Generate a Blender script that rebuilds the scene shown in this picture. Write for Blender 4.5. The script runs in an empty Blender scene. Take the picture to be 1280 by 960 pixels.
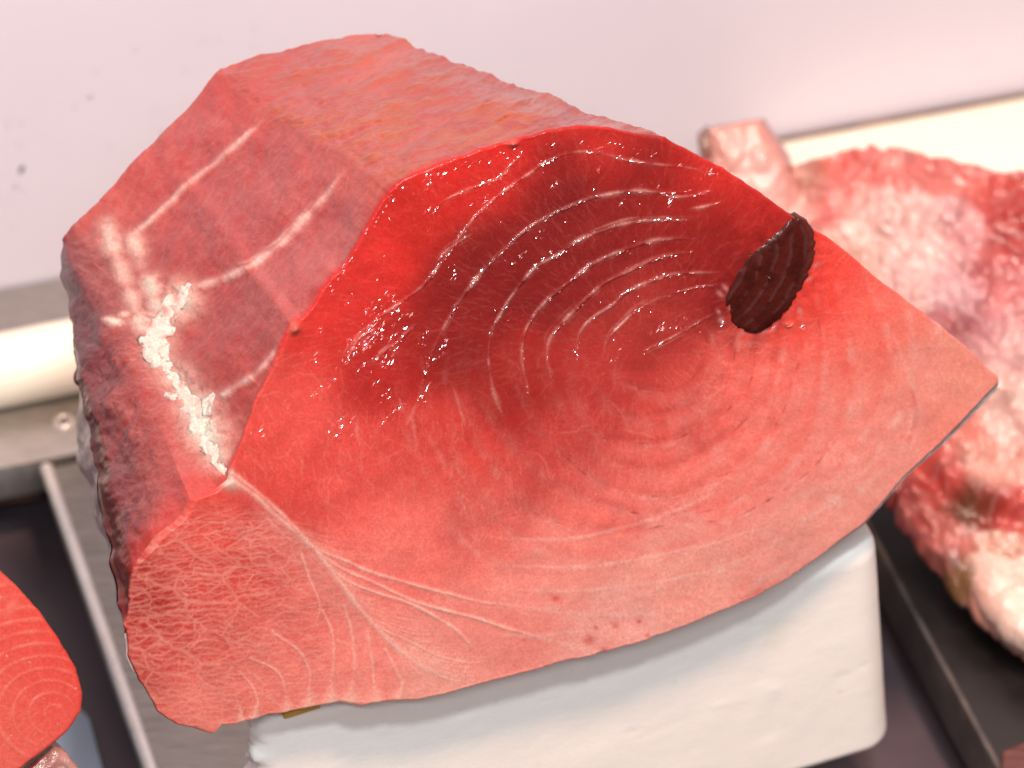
import bpy, bmesh, math, random
import numpy as np
from mathutils import Vector, noise as mnoise
random.seed(7); RNG = np.random.default_rng(11)
S = bpy.context.scene
COL = S.collection

# ------------------------------------------------------------------ camera, light, exposure
F = 4500.0                                   # focal length in photo pixels (1280 wide)
PITCH = math.radians(42)
FW = np.array([0, math.cos(PITCH), -math.sin(PITCH)]); UP = np.array([0, math.sin(PITCH), math.cos(PITCH)]); RT = np.array([1.0, 0, 0])
TARGET = np.array([0, 0, 0.16]); CAM = TARGET - 1.6 * FW
cd = bpy.data.cameras.new('camera'); cam = bpy.data.objects.new('camera', cd); COL.objects.link(cam)
cam.location = CAM; cam.rotation_euler = (math.pi / 2 - PITCH, 0, 0)
cd.sensor_width = 36; cd.lens = F / 1280 * 36; cd.clip_end = 100; cd.clip_start = 0.05
cd.dof.use_dof = True; cd.dof.focus_distance = 1.575; cd.dof.aperture_fstop = 7.0
S.camera = cam

w = bpy.data.worlds.new('World'); S.world = w; w.use_nodes = True
bg = w.node_tree.nodes['Background']; bg.inputs[0].default_value = (1.0, 0.88, 0.90, 1); bg.inputs[1].default_value = 0.40

def area(name, elev, az, dist, size, power, color, tgt=(0, -0.03, 0.15), long=None):
    l = bpy.data.lights.new(name, 'AREA'); l.shape = 'DISK'; l.size = size
    if long: l.shape = 'RECTANGLE'; l.size = long; l.size_y = size
    l.energy = power; l.color = color
    o = bpy.data.objects.new(name, l); COL.objects.link(o)
    e, a = math.radians(elev), math.radians(az)
    d = Vector((math.cos(e) * math.sin(a), -math.cos(e) * math.cos(a), math.sin(e)))
    o.location = Vector(tgt) + d * dist
    o.rotation_euler = d.to_track_quat('Z', 'Y').to_euler()
    return o
area('warm_lamp', 73, 22, 1.5, 0.22, 32.0, (1.0, 0.64, 0.47))
area('cool_lamp', 61, 10, 1.6, 0.12, 15.0, (0.84, 0.97, 1.0))
area('glint_light', 46, -5, 1.7, 0.014, 8.5, (0.88, 0.97, 1.0), long=0.6)  # extra light added low in front to raise glints on the cut
S.view_settings.view_transform = 'Standard'; S.view_settings.look = 'None'
S.view_settings.exposure = 0.0; S.view_settings.gamma = 1.0; S.view_settings.use_curve_mapping = False
S.render.engine = 'CYCLES'
S.cycles.use_denoising = True; S.cycles.max_bounces = 8; S.cycles.sample_clamp_indirect = 6

# ------------------------------------------------------------------ helpers
def ray(px, py):
    px = np.asarray(px, float); py = np.asarray(py, float)
    return FW + RT * ((px - 640) / F)[..., None] + UP * ((480 - py) / F)[..., None]
def onplane(px, py, p0, n):
    d = ray(px, py); t = np.dot(np.asarray(p0) - CAM, n) / (d @ n)
    return CAM + d * t[..., None]
def onz(px, py, z): return onplane(px, py, np.array([0, 0, z]), np.array([0, 0, 1.0]))
def proj(q):
    v = q - CAM; z = v @ FW
    return 640 + F * (v @ RT) / z, 480 - F * (v @ UP) / z
def lin(c):
    c = np.asarray(c, float) / 255.0
    return np.where(c <= 0.04045, c / 12.92, ((c + 0.055) / 1.055) ** 2.4)
def sstep(a, b, x):
    t = np.clip((x - a) / (b - a), 0, 1); return t * t * (3 - 2 * t)
def _hash(ix, iy, seed):
    h = (ix.astype(np.int64) * 374761393 + iy.astype(np.int64) * 668265263 + seed * 974711) & 0xffffffff
    h = ((h ^ (h >> 13)) * 1274126177) & 0xffffffff
    return ((h ^ (h >> 16)) & 0xffff) / 65535.0
def vnoise(x, y, seed=0):
    ix = np.floor(x); iy = np.floor(y); fx = x - ix; fy = y - iy
    fx = fx * fx * (3 - 2 * fx); fy = fy * fy * (3 - 2 * fy)
    a = _hash(ix, iy, seed); b = _hash(ix + 1, iy, seed); c = _hash(ix, iy + 1, seed); d = _hash(ix + 1, iy + 1, seed)
    return (a + (b - a) * fx) * (1 - fy) + (c + (d - c) * fx) * fy
def fbm(x, y, seed=0, oct=4):
    s = 0; amp = 0.5; tot = 0
    for k in range(oct):
        s = s + amp * vnoise(x * 2 ** k + 17.3 * k, y * 2 ** k + 9.1 * k, seed + k); tot += amp; amp *= 0.5
    return s / tot
def blur(a, r):
    k = np.exp(-0.5 * (np.arange(-3 * r, 3 * r + 1) / r) ** 2); k /= k.sum()
    a = np.apply_along_axis(lambda m: np.convolve(np.pad(m, 3 * r, mode='edge'), k, 'valid'), 0, a)
    return np.apply_along_axis(lambda m: np.convolve(np.pad(m, 3 * r, mode='edge'), k, 'valid'), 1, a)
def catmull(pts, step=5.0):
    p = np.asarray(pts, float)
    if len(p) < 3:
        n = max(2, int(np.linalg.norm(p[1] - p[0]) / step)); t = np.linspace(0, 1, n + 1)[:, None]
        return p[0] * (1 - t) + p[1] * t
    e = np.vstack([2 * p[0] - p[1], p, 2 * p[-1] - p[-2]]); out = []
    for i in range(1, len(e) - 2):
        n = max(1, int(np.linalg.norm(e[i + 1] - e[i]) / step))
        for t in np.arange(n) / n:
            out.append(0.5 * (2 * e[i] + (e[i + 1] - e[i - 1]) * t + (2 * e[i - 1] - 5 * e[i] + 4 * e[i + 1] - e[i + 2]) * t * t + (3 * e[i] - e[i - 1] - 3 * e[i + 1] + e[i + 2]) * t ** 3))
    out.append(p[-1]); return np.array(out)

# a drawing board: raster maps in photo pixels (offset OX, OY) that are sampled onto mesh vertices
OX, OY, GW, GH = -120, 0, 1560, 1120
YY, XX = np.mgrid[0:GH, 0:GW].astype(float); XX += OX; YY += OY
def stroke(m, pts, width, val, taper=(0, 0), dash=0.0, seed=0, step=5.0, soft=True):
    """max-blend a soft line of half width `width` along pts"""
    c = catmull(pts, step); L = len(c) - 1
    for i in range(L):
        u = (i + 0.5) / L; s = 1.0
        if taper[0] and u < taper[0]: s *= u / taper[0]
        if taper[1] and u > 1 - taper[1]: s *= (1 - u) / taper[1]
        if dash: s *= np.clip(1 - dash + 2 * dash * mnoise.noise((c[i][0] * 0.06, c[i][1] * 0.06, seed)), 0.0, 1.4)
        if s <= 0.02: continue
        ww = width * (0.45 + 0.55 * min(s, 1.2)); r = ww * 2.2 + 1
        x0 = int(min(c[i][0], c[i + 1][0]) - r - OX); x1 = int(max(c[i][0], c[i + 1][0]) + r - OX) + 2
        y0 = int(min(c[i][1], c[i + 1][1]) - r - OY); y1 = int(max(c[i][1], c[i + 1][1]) + r - OY) + 2
        x0 = max(x0, 0); y0 = max(y0, 0); x1 = min(x1, GW); y1 = min(y1, GH)
        if x1 <= x0 or y1 <= y0: continue
        gx = XX[y0:y1, x0:x1] - c[i][0]; gy = YY[y0:y1, x0:x1] - c[i][1]
        d = c[i + 1] - c[i]; t = np.clip((gx * d[0] + gy * d[1]) / (d @ d + 1e-9), 0, 1)
        dist = np.hypot(gx - t * d[0], gy - t * d[1])
        np.maximum(m[y0:y1, x0:x1], val * s * np.exp(-(dist / ww) ** 2), out=m[y0:y1, x0:x1])
def facet(m, pts, w, rvec, seed=0, taper=(0.12, 0.12)):
    """terrace step along pts: a slanted face on the outer (left-hand) side, a short drop on the inner side; adds metres"""
    c = catmull(pts, 4.0); Lc = len(c) - 1
    for i in range(Lc):
        d = c[i + 1] - c[i]; ln = np.linalg.norm(d); d = d / ln; nn = np.array([d[1], -d[0]]); u = (i + .5) / Lc
        sl = nn @ rvec * (1.0 + 0.5 * mnoise.noise((c[i][0] * .09, c[i][1] * .09, seed)))
        ta = min(1, u / taper[0], (1 - u) / taper[1]); ww = w * (0.55 + 0.45 * ta) * (1 + 0.5 * mnoise.noise((c[i][0] * .05, c[i][1] * .05, seed + 9)))
        R = ww + 4; x0 = max(int(c[i][0] - R - OX), 0); x1 = min(int(c[i][0] + R + ln - OX) + 2, GW); y0 = max(int(c[i][1] - R - ln - OY), 0); y1 = min(int(c[i][1] + R + ln - OY) + 2, GH)
        gx = XX[y0:y1, x0:x1] - c[i][0]; gy = YY[y0:y1, x0:x1] - c[i][1]
        al = gx * d[0] + gy * d[1]; sd = gx * nn[0] + gy * nn[1]
        h = np.where(sd >= 0, np.clip(1 - sd / ww, 0, 1), np.clip(1 + sd / 2.2, 0, 1)) * (al > -1.5) * (al < ln + 1.5)
        np.maximum(m[y0:y1, x0:x1], h * max(sl, 0.08) * ww * PXM * ta, out=m[y0:y1, x0:x1])
PXM = 0.000356
def blob(m, x, y, rx, ry, val, rot=0):
    c, s = math.cos(rot), math.sin(rot); R = int(max(rx, ry) * 2.5 + 2)
    x0 = max(int(x - R - OX), 0); x1 = min(int(x + R - OX), GW); y0 = max(int(y - R - OY), 0); y1 = min(int(y + R - OY), GH)
    if x1 <= x0 or y1 <= y0: return
    gx = XX[y0:y1, x0:x1] - x; gy = YY[y0:y1, x0:x1] - y
    a = (gx * c + gy * s) / rx; b = (-gx * s + gy * c) / ry
    np.maximum(m[y0:y1, x0:x1], val * np.exp(-(a * a + b * b)), out=m[y0:y1, x0:x1])
def sample(m, px, py):
    x = np.clip(px - OX, 0, GW - 1.001); y = np.clip(py - OY, 0, GH - 1.001)
    ix = x.astype(int); iy = y.astype(int); fx = x - ix; fy = y - iy
    if m.ndim == 3: fx = fx[..., None]; fy = fy[..., None]
    return (m[iy, ix] * (1 - fx) + m[iy, ix + 1] * fx) * (1 - fy) + (m[iy + 1, ix] * (1 - fx) + m[iy + 1, ix + 1] * fx) * fy
def rbf(ctrl, sig, warp=0, seed=0, x0=0, y0=0, x1=GW, y1=GH):
    """smooth colour field (linear) from control points, on a quarter-size grid"""
    gx = XX[::4, ::4]; gy = YY[::4, ::4]
    if warp:
        wx = (fbm(gx / 45, gy / 45, seed) - 0.5) * warp; wy = (fbm(gx / 45, gy / 45, seed + 40) - 0.5) * warp
        gx = gx + wx; gy = gy + wy
    num = np.zeros(gx.shape + (3,)); den = np.zeros(gx.shape)
    for x, y, c in ctrl:
        d2 = (gx - x) ** 2 + (gy - y) ** 2
        k = np.exp(-d2 / (2 * sig * sig)) + 1e-5 / (1 + d2 / 1e4)
        num += k[..., None] * lin(c); den += k
    f = num / den[..., None]
    X = np.clip((XX - OX) / 4, 0, f.shape[1] - 1.001); Y = np.clip((YY - OY) / 4, 0, f.shape[0] - 1.001)
    ix = X.astype(int); iy = Y.astype(int); fx = (X - ix)[..., None]; fy = (Y - iy)[..., None]
    return (f[iy, ix] * (1 - fx) + f[iy, ix + 1] * fx) * (1 - fy) + (f[iy + 1, ix] * (1 - fx) + f[iy + 1, ix + 1] * fx) * fy
def mixc(base, m, c):
    m = np.clip(m, 0, 1)[..., None]; return base * (1 - m) + lin(c) * m

def link(o, parent=None):
    COL.objects.link(o)
    if parent is not None: o.parent = parent
    return o
def thing(name, label, cat, group=None):
    o = link(bpy.data.objects.new(name, None)); o['label'] = label; o['category'] = cat
    o.empty_display_size = 0.02
    if group: o['group'] = group
    return o
def tag(o, label, cat, group=None):
    o['label'] = label; o['category'] = cat
    if group: o['group'] = group
    return o
def mesh_np(name, V, Q, mat, parent=None, attrs=None, normals=None, T=None):
    me = bpy.data.meshes.new(name)
    V = np.ascontiguousarray(V, np.float32)
    nq = 0 if Q is None else len(Q); nt = 0 if T is None else len(T)
    me.vertices.add(len(V)); me.vertices.foreach_set('co', V.ravel())
    idx = []
    if nq: idx.append(np.asarray(Q).ravel())
    if nt: idx.append(np.asarray(T).ravel())
    idx = np.concatenate(idx).astype(np.int32)
    me.loops.add(len(idx)); me.loops.foreach_set('vertex_index', idx)
    st = np.concatenate([np.arange(nq) * 4, nq * 4 + np.arange(nt) * 3]).astype(np.int32)
    me.polygons.add(nq + nt); me.polygons.foreach_set('loop_start', st)
    me.polygons.foreach_set('use_smooth', np.ones(nq + nt, bool))
    me.update(calc_edges=True)
    for k, a in (attrs or {}).items():
        if a.ndim == 2:
            at = me.attributes.new(k, 'FLOAT_COLOR', 'POINT')
            at.data.foreach_set('color', np.hstack([a, np.ones((len(a), 1))]).astype(np.float32).ravel())
        else:
            at = me.attributes.new(k, 'FLOAT', 'POINT'); at.data.foreach_set('value', a.astype(np.float32))
    if normals is not None: me.normals_split_custom_set_from_vertices(normals.astype(np.float32).tolist())
    me.materials.append(mat)
    return link(bpy.data.objects.new(name, me), parent)
def grid_normals(V, Q):
    fn = np.cross(V[Q[:, 2]] - V[Q[:, 0]], V[Q[:, 3]] - V[Q[:, 1]])
    n = np.zeros_like(V)
    for k in range(4):
        for a in range(3): n[:, a] += np.bincount(Q[:, k], fn[:, a], minlength=len(V))
    return n / (np.linalg.norm(n, axis=1, keepdims=True) + 1e-12)
def bm_obj(name, bm, mat, parent=None, smooth=True):
    bmesh.ops.recalc_face_normals(bm, faces=bm.faces)
    me = bpy.data.meshes.new(name); bm.to_mesh(me); bm.free()
    if smooth:
        me.polygons.foreach_set('use_smooth', np.ones(len(me.polygons), bool))
    me.materials.append(mat)
    return link(bpy.data.objects.new(name, me), parent)
def prism(pts, z0, z1, bevel=0.0, seg=2, pts_top=None):
    """closed prism over xy outline"""
    bm = bmesh.new()
    top = pts_top if pts_top is not None else pts
    a = [bm.verts.new((p[0], p[1], z0)) for p in pts]; b = [bm.verts.new((p[0], p[1], z1)) for p in top]
    n = len(a)
    bm.faces.new(a[::-1]); bm.faces.new(b)
    for i in range(n): bm.faces.new((a[i], a[(i + 1) % n], b[(i + 1) % n], b[i]))
    if bevel: bmesh.ops.bevel(bm, geom=list(bm.edges), offset=bevel, segments=seg, profile=0.5, affect='EDGES')
    return bm
def flatshade(o, ang=0.6):
    bm = bmesh.new(); bm.from_mesh(o.data)
    for e in bm.edges: e.smooth = not (len(e.link_faces) == 2 and e.calc_face_angle(0) > ang)
    bm.to_mesh(o.data); bm.free(); return o

# ------------------------------------------------------------------ materials
def mat(name):
    m = bpy.data.materials.new(name); m.use_nodes = True
    nt = m.node_tree; return m, nt, nt.nodes['Principled BSDF']
def nd(nt, t, **kw):
    n = nt.nodes.new(t)
    for k, v in kw.items():
        if k.startswith('i_'): n.inputs[k[2:].replace('_', ' ')].default_value = v
        else: setattr(n, k, v)
    return n
def L_(nt, a, b): nt.links.new(a, b)
def noise_node(nt, scale, detail=3, rough=0.55, vec=None, dist=0.0):
    n = nd(nt, 'ShaderNodeTexNoise'); n.inputs['Scale'].default_value = scale; n.inputs['Detail'].default_value = detail
    n.inputs['Roughness'].default_value = rough; n.inputs['Distortion'].default_value = dist
    if vec is not None: L_(nt, vec, n.inputs['Vector'])
    return n
def coords(nt, scale=(1, 1, 1), rot=(0, 0, 0)):
    tc = nd(nt, 'ShaderNodeTexCoord'); mp = nd(nt, 'ShaderNodeMapping')
    mp.inputs['Scale'].default_value = scale; mp.inputs['Rotation'].default_value = rot
    L_(nt, tc.outputs['Object'], mp.inputs['Vector']); return mp.outputs['Vector']
def math_(nt, op, a, b=None, c=None):
    n = nd(nt, 'ShaderNodeMath', operation=op)
    for i, v in enumerate((a, b, c)):
        if v is None: continue
        if isinstance(v, (int, float)): n.inputs[i].default_value = v
        else: L_(nt, v, n.inputs[i])
    return n.outputs[0]
def ramp(nt, fac, stops):
    n = nd(nt, 'ShaderNodeValToRGB'); cr = n.color_ramp
    while len(cr.elements) < len(stops): cr.elements.new(0.5)
    for e, (p, c) in zip(cr.elements, stops): e.position = p; e.color = (*c, 1)
    L_(nt, fac, n.inputs[0]); return n.outputs[0]
def mixrgb(nt, fac, a, b, typ='MIX'):
    n = nd(nt, 'ShaderNodeMix', data_type='RGBA', blend_type=typ)
    if isinstance(fac, (int, float)): n.inputs[0].default_value = fac
    else: L_(nt, fac, n.inputs[0])
    for i, v in ((6, a), (7, b)):
        if isinstance(v, tuple): n.inputs[i].default_value = (*v, 1)
        else: L_(nt, v, n.inputs[i])
    return n.outputs[2]

def flesh_material(name, rough=0.38, sss=0.25, sss_scale=0.003, coat=0.35, coat_rough=0.12, fine=0.25, wetk=1.0, spec=0.5, albedo=0.58, veins=0.0):
    m, nt, p = mat(name)
    col = nd(nt, 'ShaderNodeVertexColor', layer_name='tint').outputs['Color']
    wet = nd(nt, 'ShaderNodeAttribute', attribute_name='wet').outputs['Fac']
    v = coords(nt)
    n1 = noise_node(nt, 900, 3, 0.6, v); n2 = noise_node(nt, 260, 4, 0.6, v); n3 = noise_node(nt, 2200, 2, 0.5, v)
    f = math_(nt, 'MULTIPLY_ADD', n1.outputs[0], 0.9, 0.55)
    f2 = math_(nt, 'MULTIPLY_ADD', n2.outputs[0], 0.4, 0.8)
    fm = math_(nt, 'MULTIPLY', f, f2)
    cc = nd(nt, 'ShaderNodeMix', data_type='RGBA', blend_type='MULTIPLY'); cc.inputs[0].default_value = 1
    sc_ = nd(nt, 'ShaderNodeVectorMath', operation='SCALE'); L_(nt, col, sc_.inputs[0]); sc_.inputs['Scale'].default_value = albedo
    L_(nt, sc_.outputs[0], cc.inputs[6])
    comb = nd(nt, 'ShaderNodeCombineColor'); 
    L_(nt, math_(nt, 'POWER', fm, 0.45), comb.inputs[0]); L_(nt, fm, comb.inputs[1]); L_(nt, fm, comb.inputs[2])
    L_(nt, comb.outputs[0], cc.inputs[7])
    outc = cc.outputs[2]
    if veins:                                                         # fine pale vein net, two sizes
        wv = nd(nt, 'ShaderNodeVectorMath', operation='MULTIPLY_ADD'); L_(nt, noise_node(nt, 140, 3, 0.6, v).outputs['Color'], wv.inputs[0]); wv.inputs[1].default_value = (0.009, 0.009, 0.009); L_(nt, v, wv.inputs[2])
        tot = None
        for sc__, th, k in ((190, 0.045, 1.0), (420, 0.07, 0.75)):
            mp = nd(nt, 'ShaderNodeMapping'); mp.inputs['Scale'].default_value = (1.3, 1, 0.62); L_(nt, wv.outputs[0], mp.inputs['Vector'])
            vo = nd(nt, 'ShaderNodeTexVoronoi', feature='DISTANCE_TO_EDGE'); vo.inputs['Scale'].default_value = sc__; L_(nt, mp.outputs[0], vo.inputs['Vector'])
            e = math_(nt, 'MULTIPLY', ramp(nt, vo.outputs[0], [(0.0, (1, 1, 1)), (th, (0, 0, 0))]), k); tot = e if tot is None else math_(nt, 'MAXIMUM', tot, e)
        vb = nd(nt, 'ShaderNodeVectorMath', operation='MULTIPLY_ADD'); L_(nt, outc, vb.inputs[0]); vb.inputs[1].default_value = (1.35, 1.7, 1.7); vb.inputs[2].default_value = (0.008, 0.005, 0.004)
        gate = ramp(nt, noise_node(nt, 55, 3, 0.6, v).outputs[0], [(0.38, (0.1, 0.1, 0.1)), (0.68, (1, 1, 1))])
        outc = mixrgb(nt, math_(nt, 'MULTIPLY', math_(nt, 'MULTIPLY', tot, gate), veins), outc, vb.outputs[0])
    L_(nt, outc, p.inputs['Base Color'])
    p.inputs['Roughness'].default_value = rough
    p.inputs['Specular IOR Level'].default_value = spec
    p.inputs['Subsurface Weight'].default_value = sss; p.inputs['Subsurface Radius'].default_value = (1.0, 0.28, 0.2)
    p.inputs['Subsurface Scale'].default_value = sss_scale
    L_(nt, math_(nt, 'MINIMUM', math_(nt, 'MULTIPLY_ADD', wet, 1.6, coat), 1.0), p.inputs['Coat Weight']); p.inputs['Coat Roughness'].default_value = coat_rough; p.inputs['Coat IOR'].default_value = 1.6
    # relief: fine fibre everywhere, strong wet beading where 'wet'
    b1 = nd(nt, 'ShaderNodeBump'); b1.inputs['Strength'].default_value = fine; b1.inputs['Distance'].default_value = 0.0006
    L_(nt, math_(nt, 'ADD', n2.outputs[0], math_(nt, 'MULTIPLY', n1.outputs[0], 0.5)), b1.inputs['Height'])
    b2 = nd(nt, 'ShaderNodeBump'); b2.inputs['Distance'].default_value = 0.00035 * wetk
    L_(nt, math_(nt, 'MULTIPLY', wet, 1.0), b2.inputs['Strength'])
    L_(nt, math_(nt, 'ADD', n1.outputs[0], math_(nt, 'MULTIPLY', n3.outputs[0], 0.4)), b2.inputs['Height'])
    L_(nt, b1.outputs[0], b2.inputs['Normal']); L_(nt, b2.outputs[0], p.inputs['Normal']); L_(nt, b2.outputs[0], p.inputs['Coat Normal'])
    return m
M_cut = flesh_material('tuna_flesh_cut', albedo=0.52, rough=0.42, coat=0.08, coat_rough=0.12, fine=0.3, veins=0.5, spec=0.12)
M_flake = flesh_material('glint_flake', rough=0.2, coat=1.0, coat_rough=0.10, fine=0.15, sss=0.0, spec=0.5)  # glossy coat for the invented glint flakes
M_film = flesh_material('tuna_flesh_film', rough=0.33, coat=0.24, coat_rough=0.13, fine=0.55, sss=0.2, albedo=0.46, spec=0.35)
M_top = flesh_material('tuna_top_film', rough=0.3, coat=0.36, coat_rough=0.06, fine=0.4, sss=0.2, albedo=0.40, spec=0.22)
M_belly = flesh_material('tuna_belly_flesh', albedo=0.53, spec=0.2, rough=0.45, coat=0.10, coat_rough=0.12, fine=0.3)
M_dark = flesh_material('tuna_dark_muscle', rough=0.5, coat=0.0, coat_rough=0.14, fine=0.3, sss=0.05, sss_scale=0.002, spec=0.08, albedo=0.40)
M_white = flesh_material('white_connective_tissue', albedo=0.64, rough=0.55, coat=0.08, coat_rough=0.2, spec=0.3, fine=0.7, sss=0.5, sss_scale=0.006)
M_rear = flesh_material('rear_meat', albedo=0.60, rough=0.4, coat=0.35, coat_rough=0.15, fine=0.8, sss=0.1)
M_slice = flesh_material('red_slice_flesh', albedo=0.48, spec=0.2, rough=0.5, coat=0.15, coat_rough=0.15, fine=0.3)

def skin_material():
    m, nt, p = mat('tuna_skin')
    n = noise_node(nt, 120, 5, 0.6, coords(nt)); 
    L_(nt, ramp(nt, n.outputs[0], [(0.3, (0.22, 0.17, 0.18)), (0.6, (0.42, 0.35, 0.35)), (0.75, (0.62, 0.56, 0.54))]), p.inputs['Base Color'])
    p.inputs['Roughness'].default_value = 0.3; p.inputs['Metallic'].default_value = 0.1
    b = nd(nt, 'ShaderNodeBump'); b.inputs['Distance'].default_value = 0.0008; L_(nt, n.outputs[0], b.inputs['Height']); L_(nt, b.outputs[0], p.inputs['Normal'])
    return m
M_skin = skin_material()
def foam_material(name, base, yellow=0.5, ribs=True):
    m, nt, p = mat(name)
    v = coords(nt)
    vo = nd(nt, 'ShaderNodeTexVoronoi', feature='DISTANCE_TO_EDGE'); vo.inputs['Scale'].default_value = 330; L_(nt, v, vo.inputs['Vector'])
    n = noise_node(nt, 30, 4, 0.6, v); n2 = noise_node(nt, 220, 3, 0.6, v)
    stain = ramp(nt, n.outputs[0], [(0.0, (0, 0, 0)), (0.62, (0, 0, 0)), (0.8, (1, 1, 1))])
    c = mixrgb(nt, math_(nt, 'MULTIPLY', stain, yellow * 0.5), base, (0.72, 0.62, 0.42))
    speck = ramp(nt, noise_node(nt, 160, 2, 0.5, v).outputs[0], [(0.0, (0, 0, 0)), (0.70, (0, 0, 0)), (0.80, (1, 1, 1))])
    c = mixrgb(nt, math_(nt, 'MULTIPLY', speck, 0.35 * yellow), c, (0.35, 0.30, 0.24))
    L_(nt, c, p.inputs['Base Color'])
    p.inputs['Roughness'].default_value = 0.62
    p.inputs['Subsurface Weight'].default_value = 0.15; p.inputs['Subsurface Scale'].default_value = 0.003
    h = math_(nt, 'ADD', math_(nt, 'MULTIPLY', ramp(nt, vo.outputs[0], [(0, (0, 0, 0)), (0.12, (1, 1, 1))]), 0.26), math_(nt, 'MULTIPLY', n2.outputs[0], 0.5))
    b = nd(nt, 'ShaderNodeBump'); b.inputs['Strength'].default_value = 0.35; b.inputs['Distance'].default_value = 0.0004
    L_(nt, h, b.inputs['Height']); L_(nt, b.outputs[0], p.inputs['Normal'])
    return m
M_foam = foam_material('expanded_foam', (0.85, 0.79, 0.74))
M_foam2 = foam_material('clean_white_foam', (0.84, 0.79, 0.67), 0.1)  # cream base: warm light on white foam put into the colour
def simple(name, c1, c2, scale, rough, metal=0.0, bump=0.0, stretch=(1, 1, 1), rot=(0, 0, 0), rvar=0.15):
    m, nt, p = mat(name)
    n = noise_node(nt, scale, 5, 0.6, coords(nt, stretch, rot))
    L_(nt, ramp(nt, n.outputs[0], [(0.3, c1), (0.7, c2)]), p.inputs['Base Color'])
    L_(nt, math_(nt, 'MULTIPLY_ADD', n.outputs[0], rvar * 2, rough - rvar), p.inputs['Roughness']); p.inputs['Metallic'].default_value = metal
    if bump:
        b = nd(nt, 'ShaderNodeBump'); b.inputs['Distance'].default_value = bump; L_(nt, n.outputs[0], b.inputs['Height']); L_(nt, b.outputs[0], p.inputs['Normal'])
    return m
M_steel = simple('brushed_steel', (0.30, 0.28, 0.255), (0.46, 0.43, 0.40), 60, 0.33, 0.75, 0.0002, (1, 8, 1), (0, 0, 0.35))
M_bar = simple('shaded_bar_steel', (0.17, 0.16, 0.145), (0.30, 0.28, 0.26), 50, 0.36, 0.7, 0.0002, (1, 8, 1), (0, 0, 0.35))  # darker copy of the steel, shade on the bar put into its colour
M_lip = simple('bright_steel', (0.62, 0.60, 0.57), (0.78, 0.75, 0.71), 40, 0.3, 0.5)  # pale steel; on the bar edge it stands in for a highlight
M_dsteel = simple('dark_steel', (0.05, 0.045, 0.045), (0.13, 0.11, 0.10), 60, 0.45, 0.5, 0.0002)
M_rust = simple('rusty_strip', (0.06, 0.03, 0.02), (0.22, 0.12, 0.07), 50, 0.7, 0.1, 0.0006)
M_panel = simple('purple_grey_board', (0.062, 0.044, 0.054), (0.082, 0.058, 0.068), 12, 0.45, 0, 0.0)
M_black = simple('black_tray_plastic', (0.004, 0.003, 0.003), (0.011, 0.008, 0.008), 40, 0.4, 0, 0.0003)
M_wall = simple('pale_wall_paint', (0.69, 0.655, 0.74), (0.735, 0.70, 0.785), 5, 0.5, 0, 0.0)
M_blue = simple('pale_blue_sheen', (0.36, 0.44, 0.55), (0.42, 0.5, 0.6), 20, 0.4)
M_yellow = simple('mustard_scrap', (0.5, 0.25, 0.03), (0.62, 0.36, 0.06), 80, 0.6, 0, 0.0005)
M_brown = simple('red_brown_lacquer', (0.05, 0.012, 0.01), (0.13, 0.04, 0.03), 60, 0.25, 0, 0.0003, (1, 6, 1))
def water_material():
    m, nt, p = mat('water_drop'); p.inputs['Roughness'].default_value = 0.05; p.inputs['Transmission Weight'].default_value = 1; p.inputs['IOR'].default_value = 1.33
    p.inputs['Base Color'].default_value = (1, 1, 1, 1); return m
M_water = water_material()
M_speck = simple('dark_speck', (0.05, 0.05, 0.05), (0.12, 0.12, 0.12), 100, 0.6)

# ------------------------------------------------------------------ setting: wall, counter
wl = onz(np.array([37., 1130.]), np.array([352., 151.]), 0.0)
WD = wl[1] - wl[0]; WD[2] = 0; WD /= np.linalg.norm(WD)             # direction along the wall
WN = np.array([WD[1], -WD[0], 0.0])                                 # towards the camera side
def wp(s, d, z=0.0): q = wl[0] + WD * s + WN * d; return (q[0], q[1], z)
bm = prism([wp(-1.2, 0), wp(2.2, 0), wp(2.2, -0.03), wp(-1.2, -0.03)], -0.35, 1.1, 0.002)
o = flatshade(bm_obj('wall', bm, M_wall)); o['kind'] = 'structure'
# panel below
bm = prism([(-1.2, -1.0), (1.2, -1.0), (1.2, 0.6), (-1.2, 0.6)], -0.075, -0.06)
o = flatshade(bm_obj('floor', bm, M_panel)); o['kind'] = 'structure'

frame = thing('counter_frame', 'stainless steel counter frame under and behind the foam block, with ledge and bars', 'counter frame')
lf = onz(np.array([0.]), np.array([585.]), 0.0)[0]; dl = float((lf - wl[0]) @ WN)
bm = prism([wp(-0.6, dl), wp(1.4, dl), wp(1.4, 0.001), wp(-0.6, 0.001)], -0.022, 0.0, 0.0015)
ledge = flatshade(bm_obj('ledge', bm, M_steel, frame))
# rivet on the ledge: ring with a dark hole
rc = onz(np.array([80.]), np.array([528.]), 0.0)[0]
bm = bmesh.new(); N = 28; prof = [(0.0025, -0.0005), (0.0027, 0.0012), (0.0034, 0.0020), (0.0045, 0.0016), (0.0056, 0.0004), (0.0058, -0.0005)]
rings = [[bm.verts.new((rc[0] + r * math.cos(a), rc[1] + r * math.sin(a), z)) for a in np.linspace(0, 2 * math.pi, N, endpoint=False)] for r, z in prof]
for a, b in zip(rings, rings[1:]):
    for i in range(N): bm.faces.new((a[i], a[(i + 1) % N], b[(i + 1) % N], b[i]))
rv = bm_obj('rivet', bm, M_lip, ledge)
bm = bmesh.new(); bmesh.ops.create_circle(bm, cap_ends=True, radius=0.0026, segments=20); bmesh.ops.translate(bm, vec=(rc[0], rc[1], 0.0005), verts=bm.verts)
bm_obj('rivet_hole', bm, M_black, ledge)  # flat black disc painted for the dark inside of the hole
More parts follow.
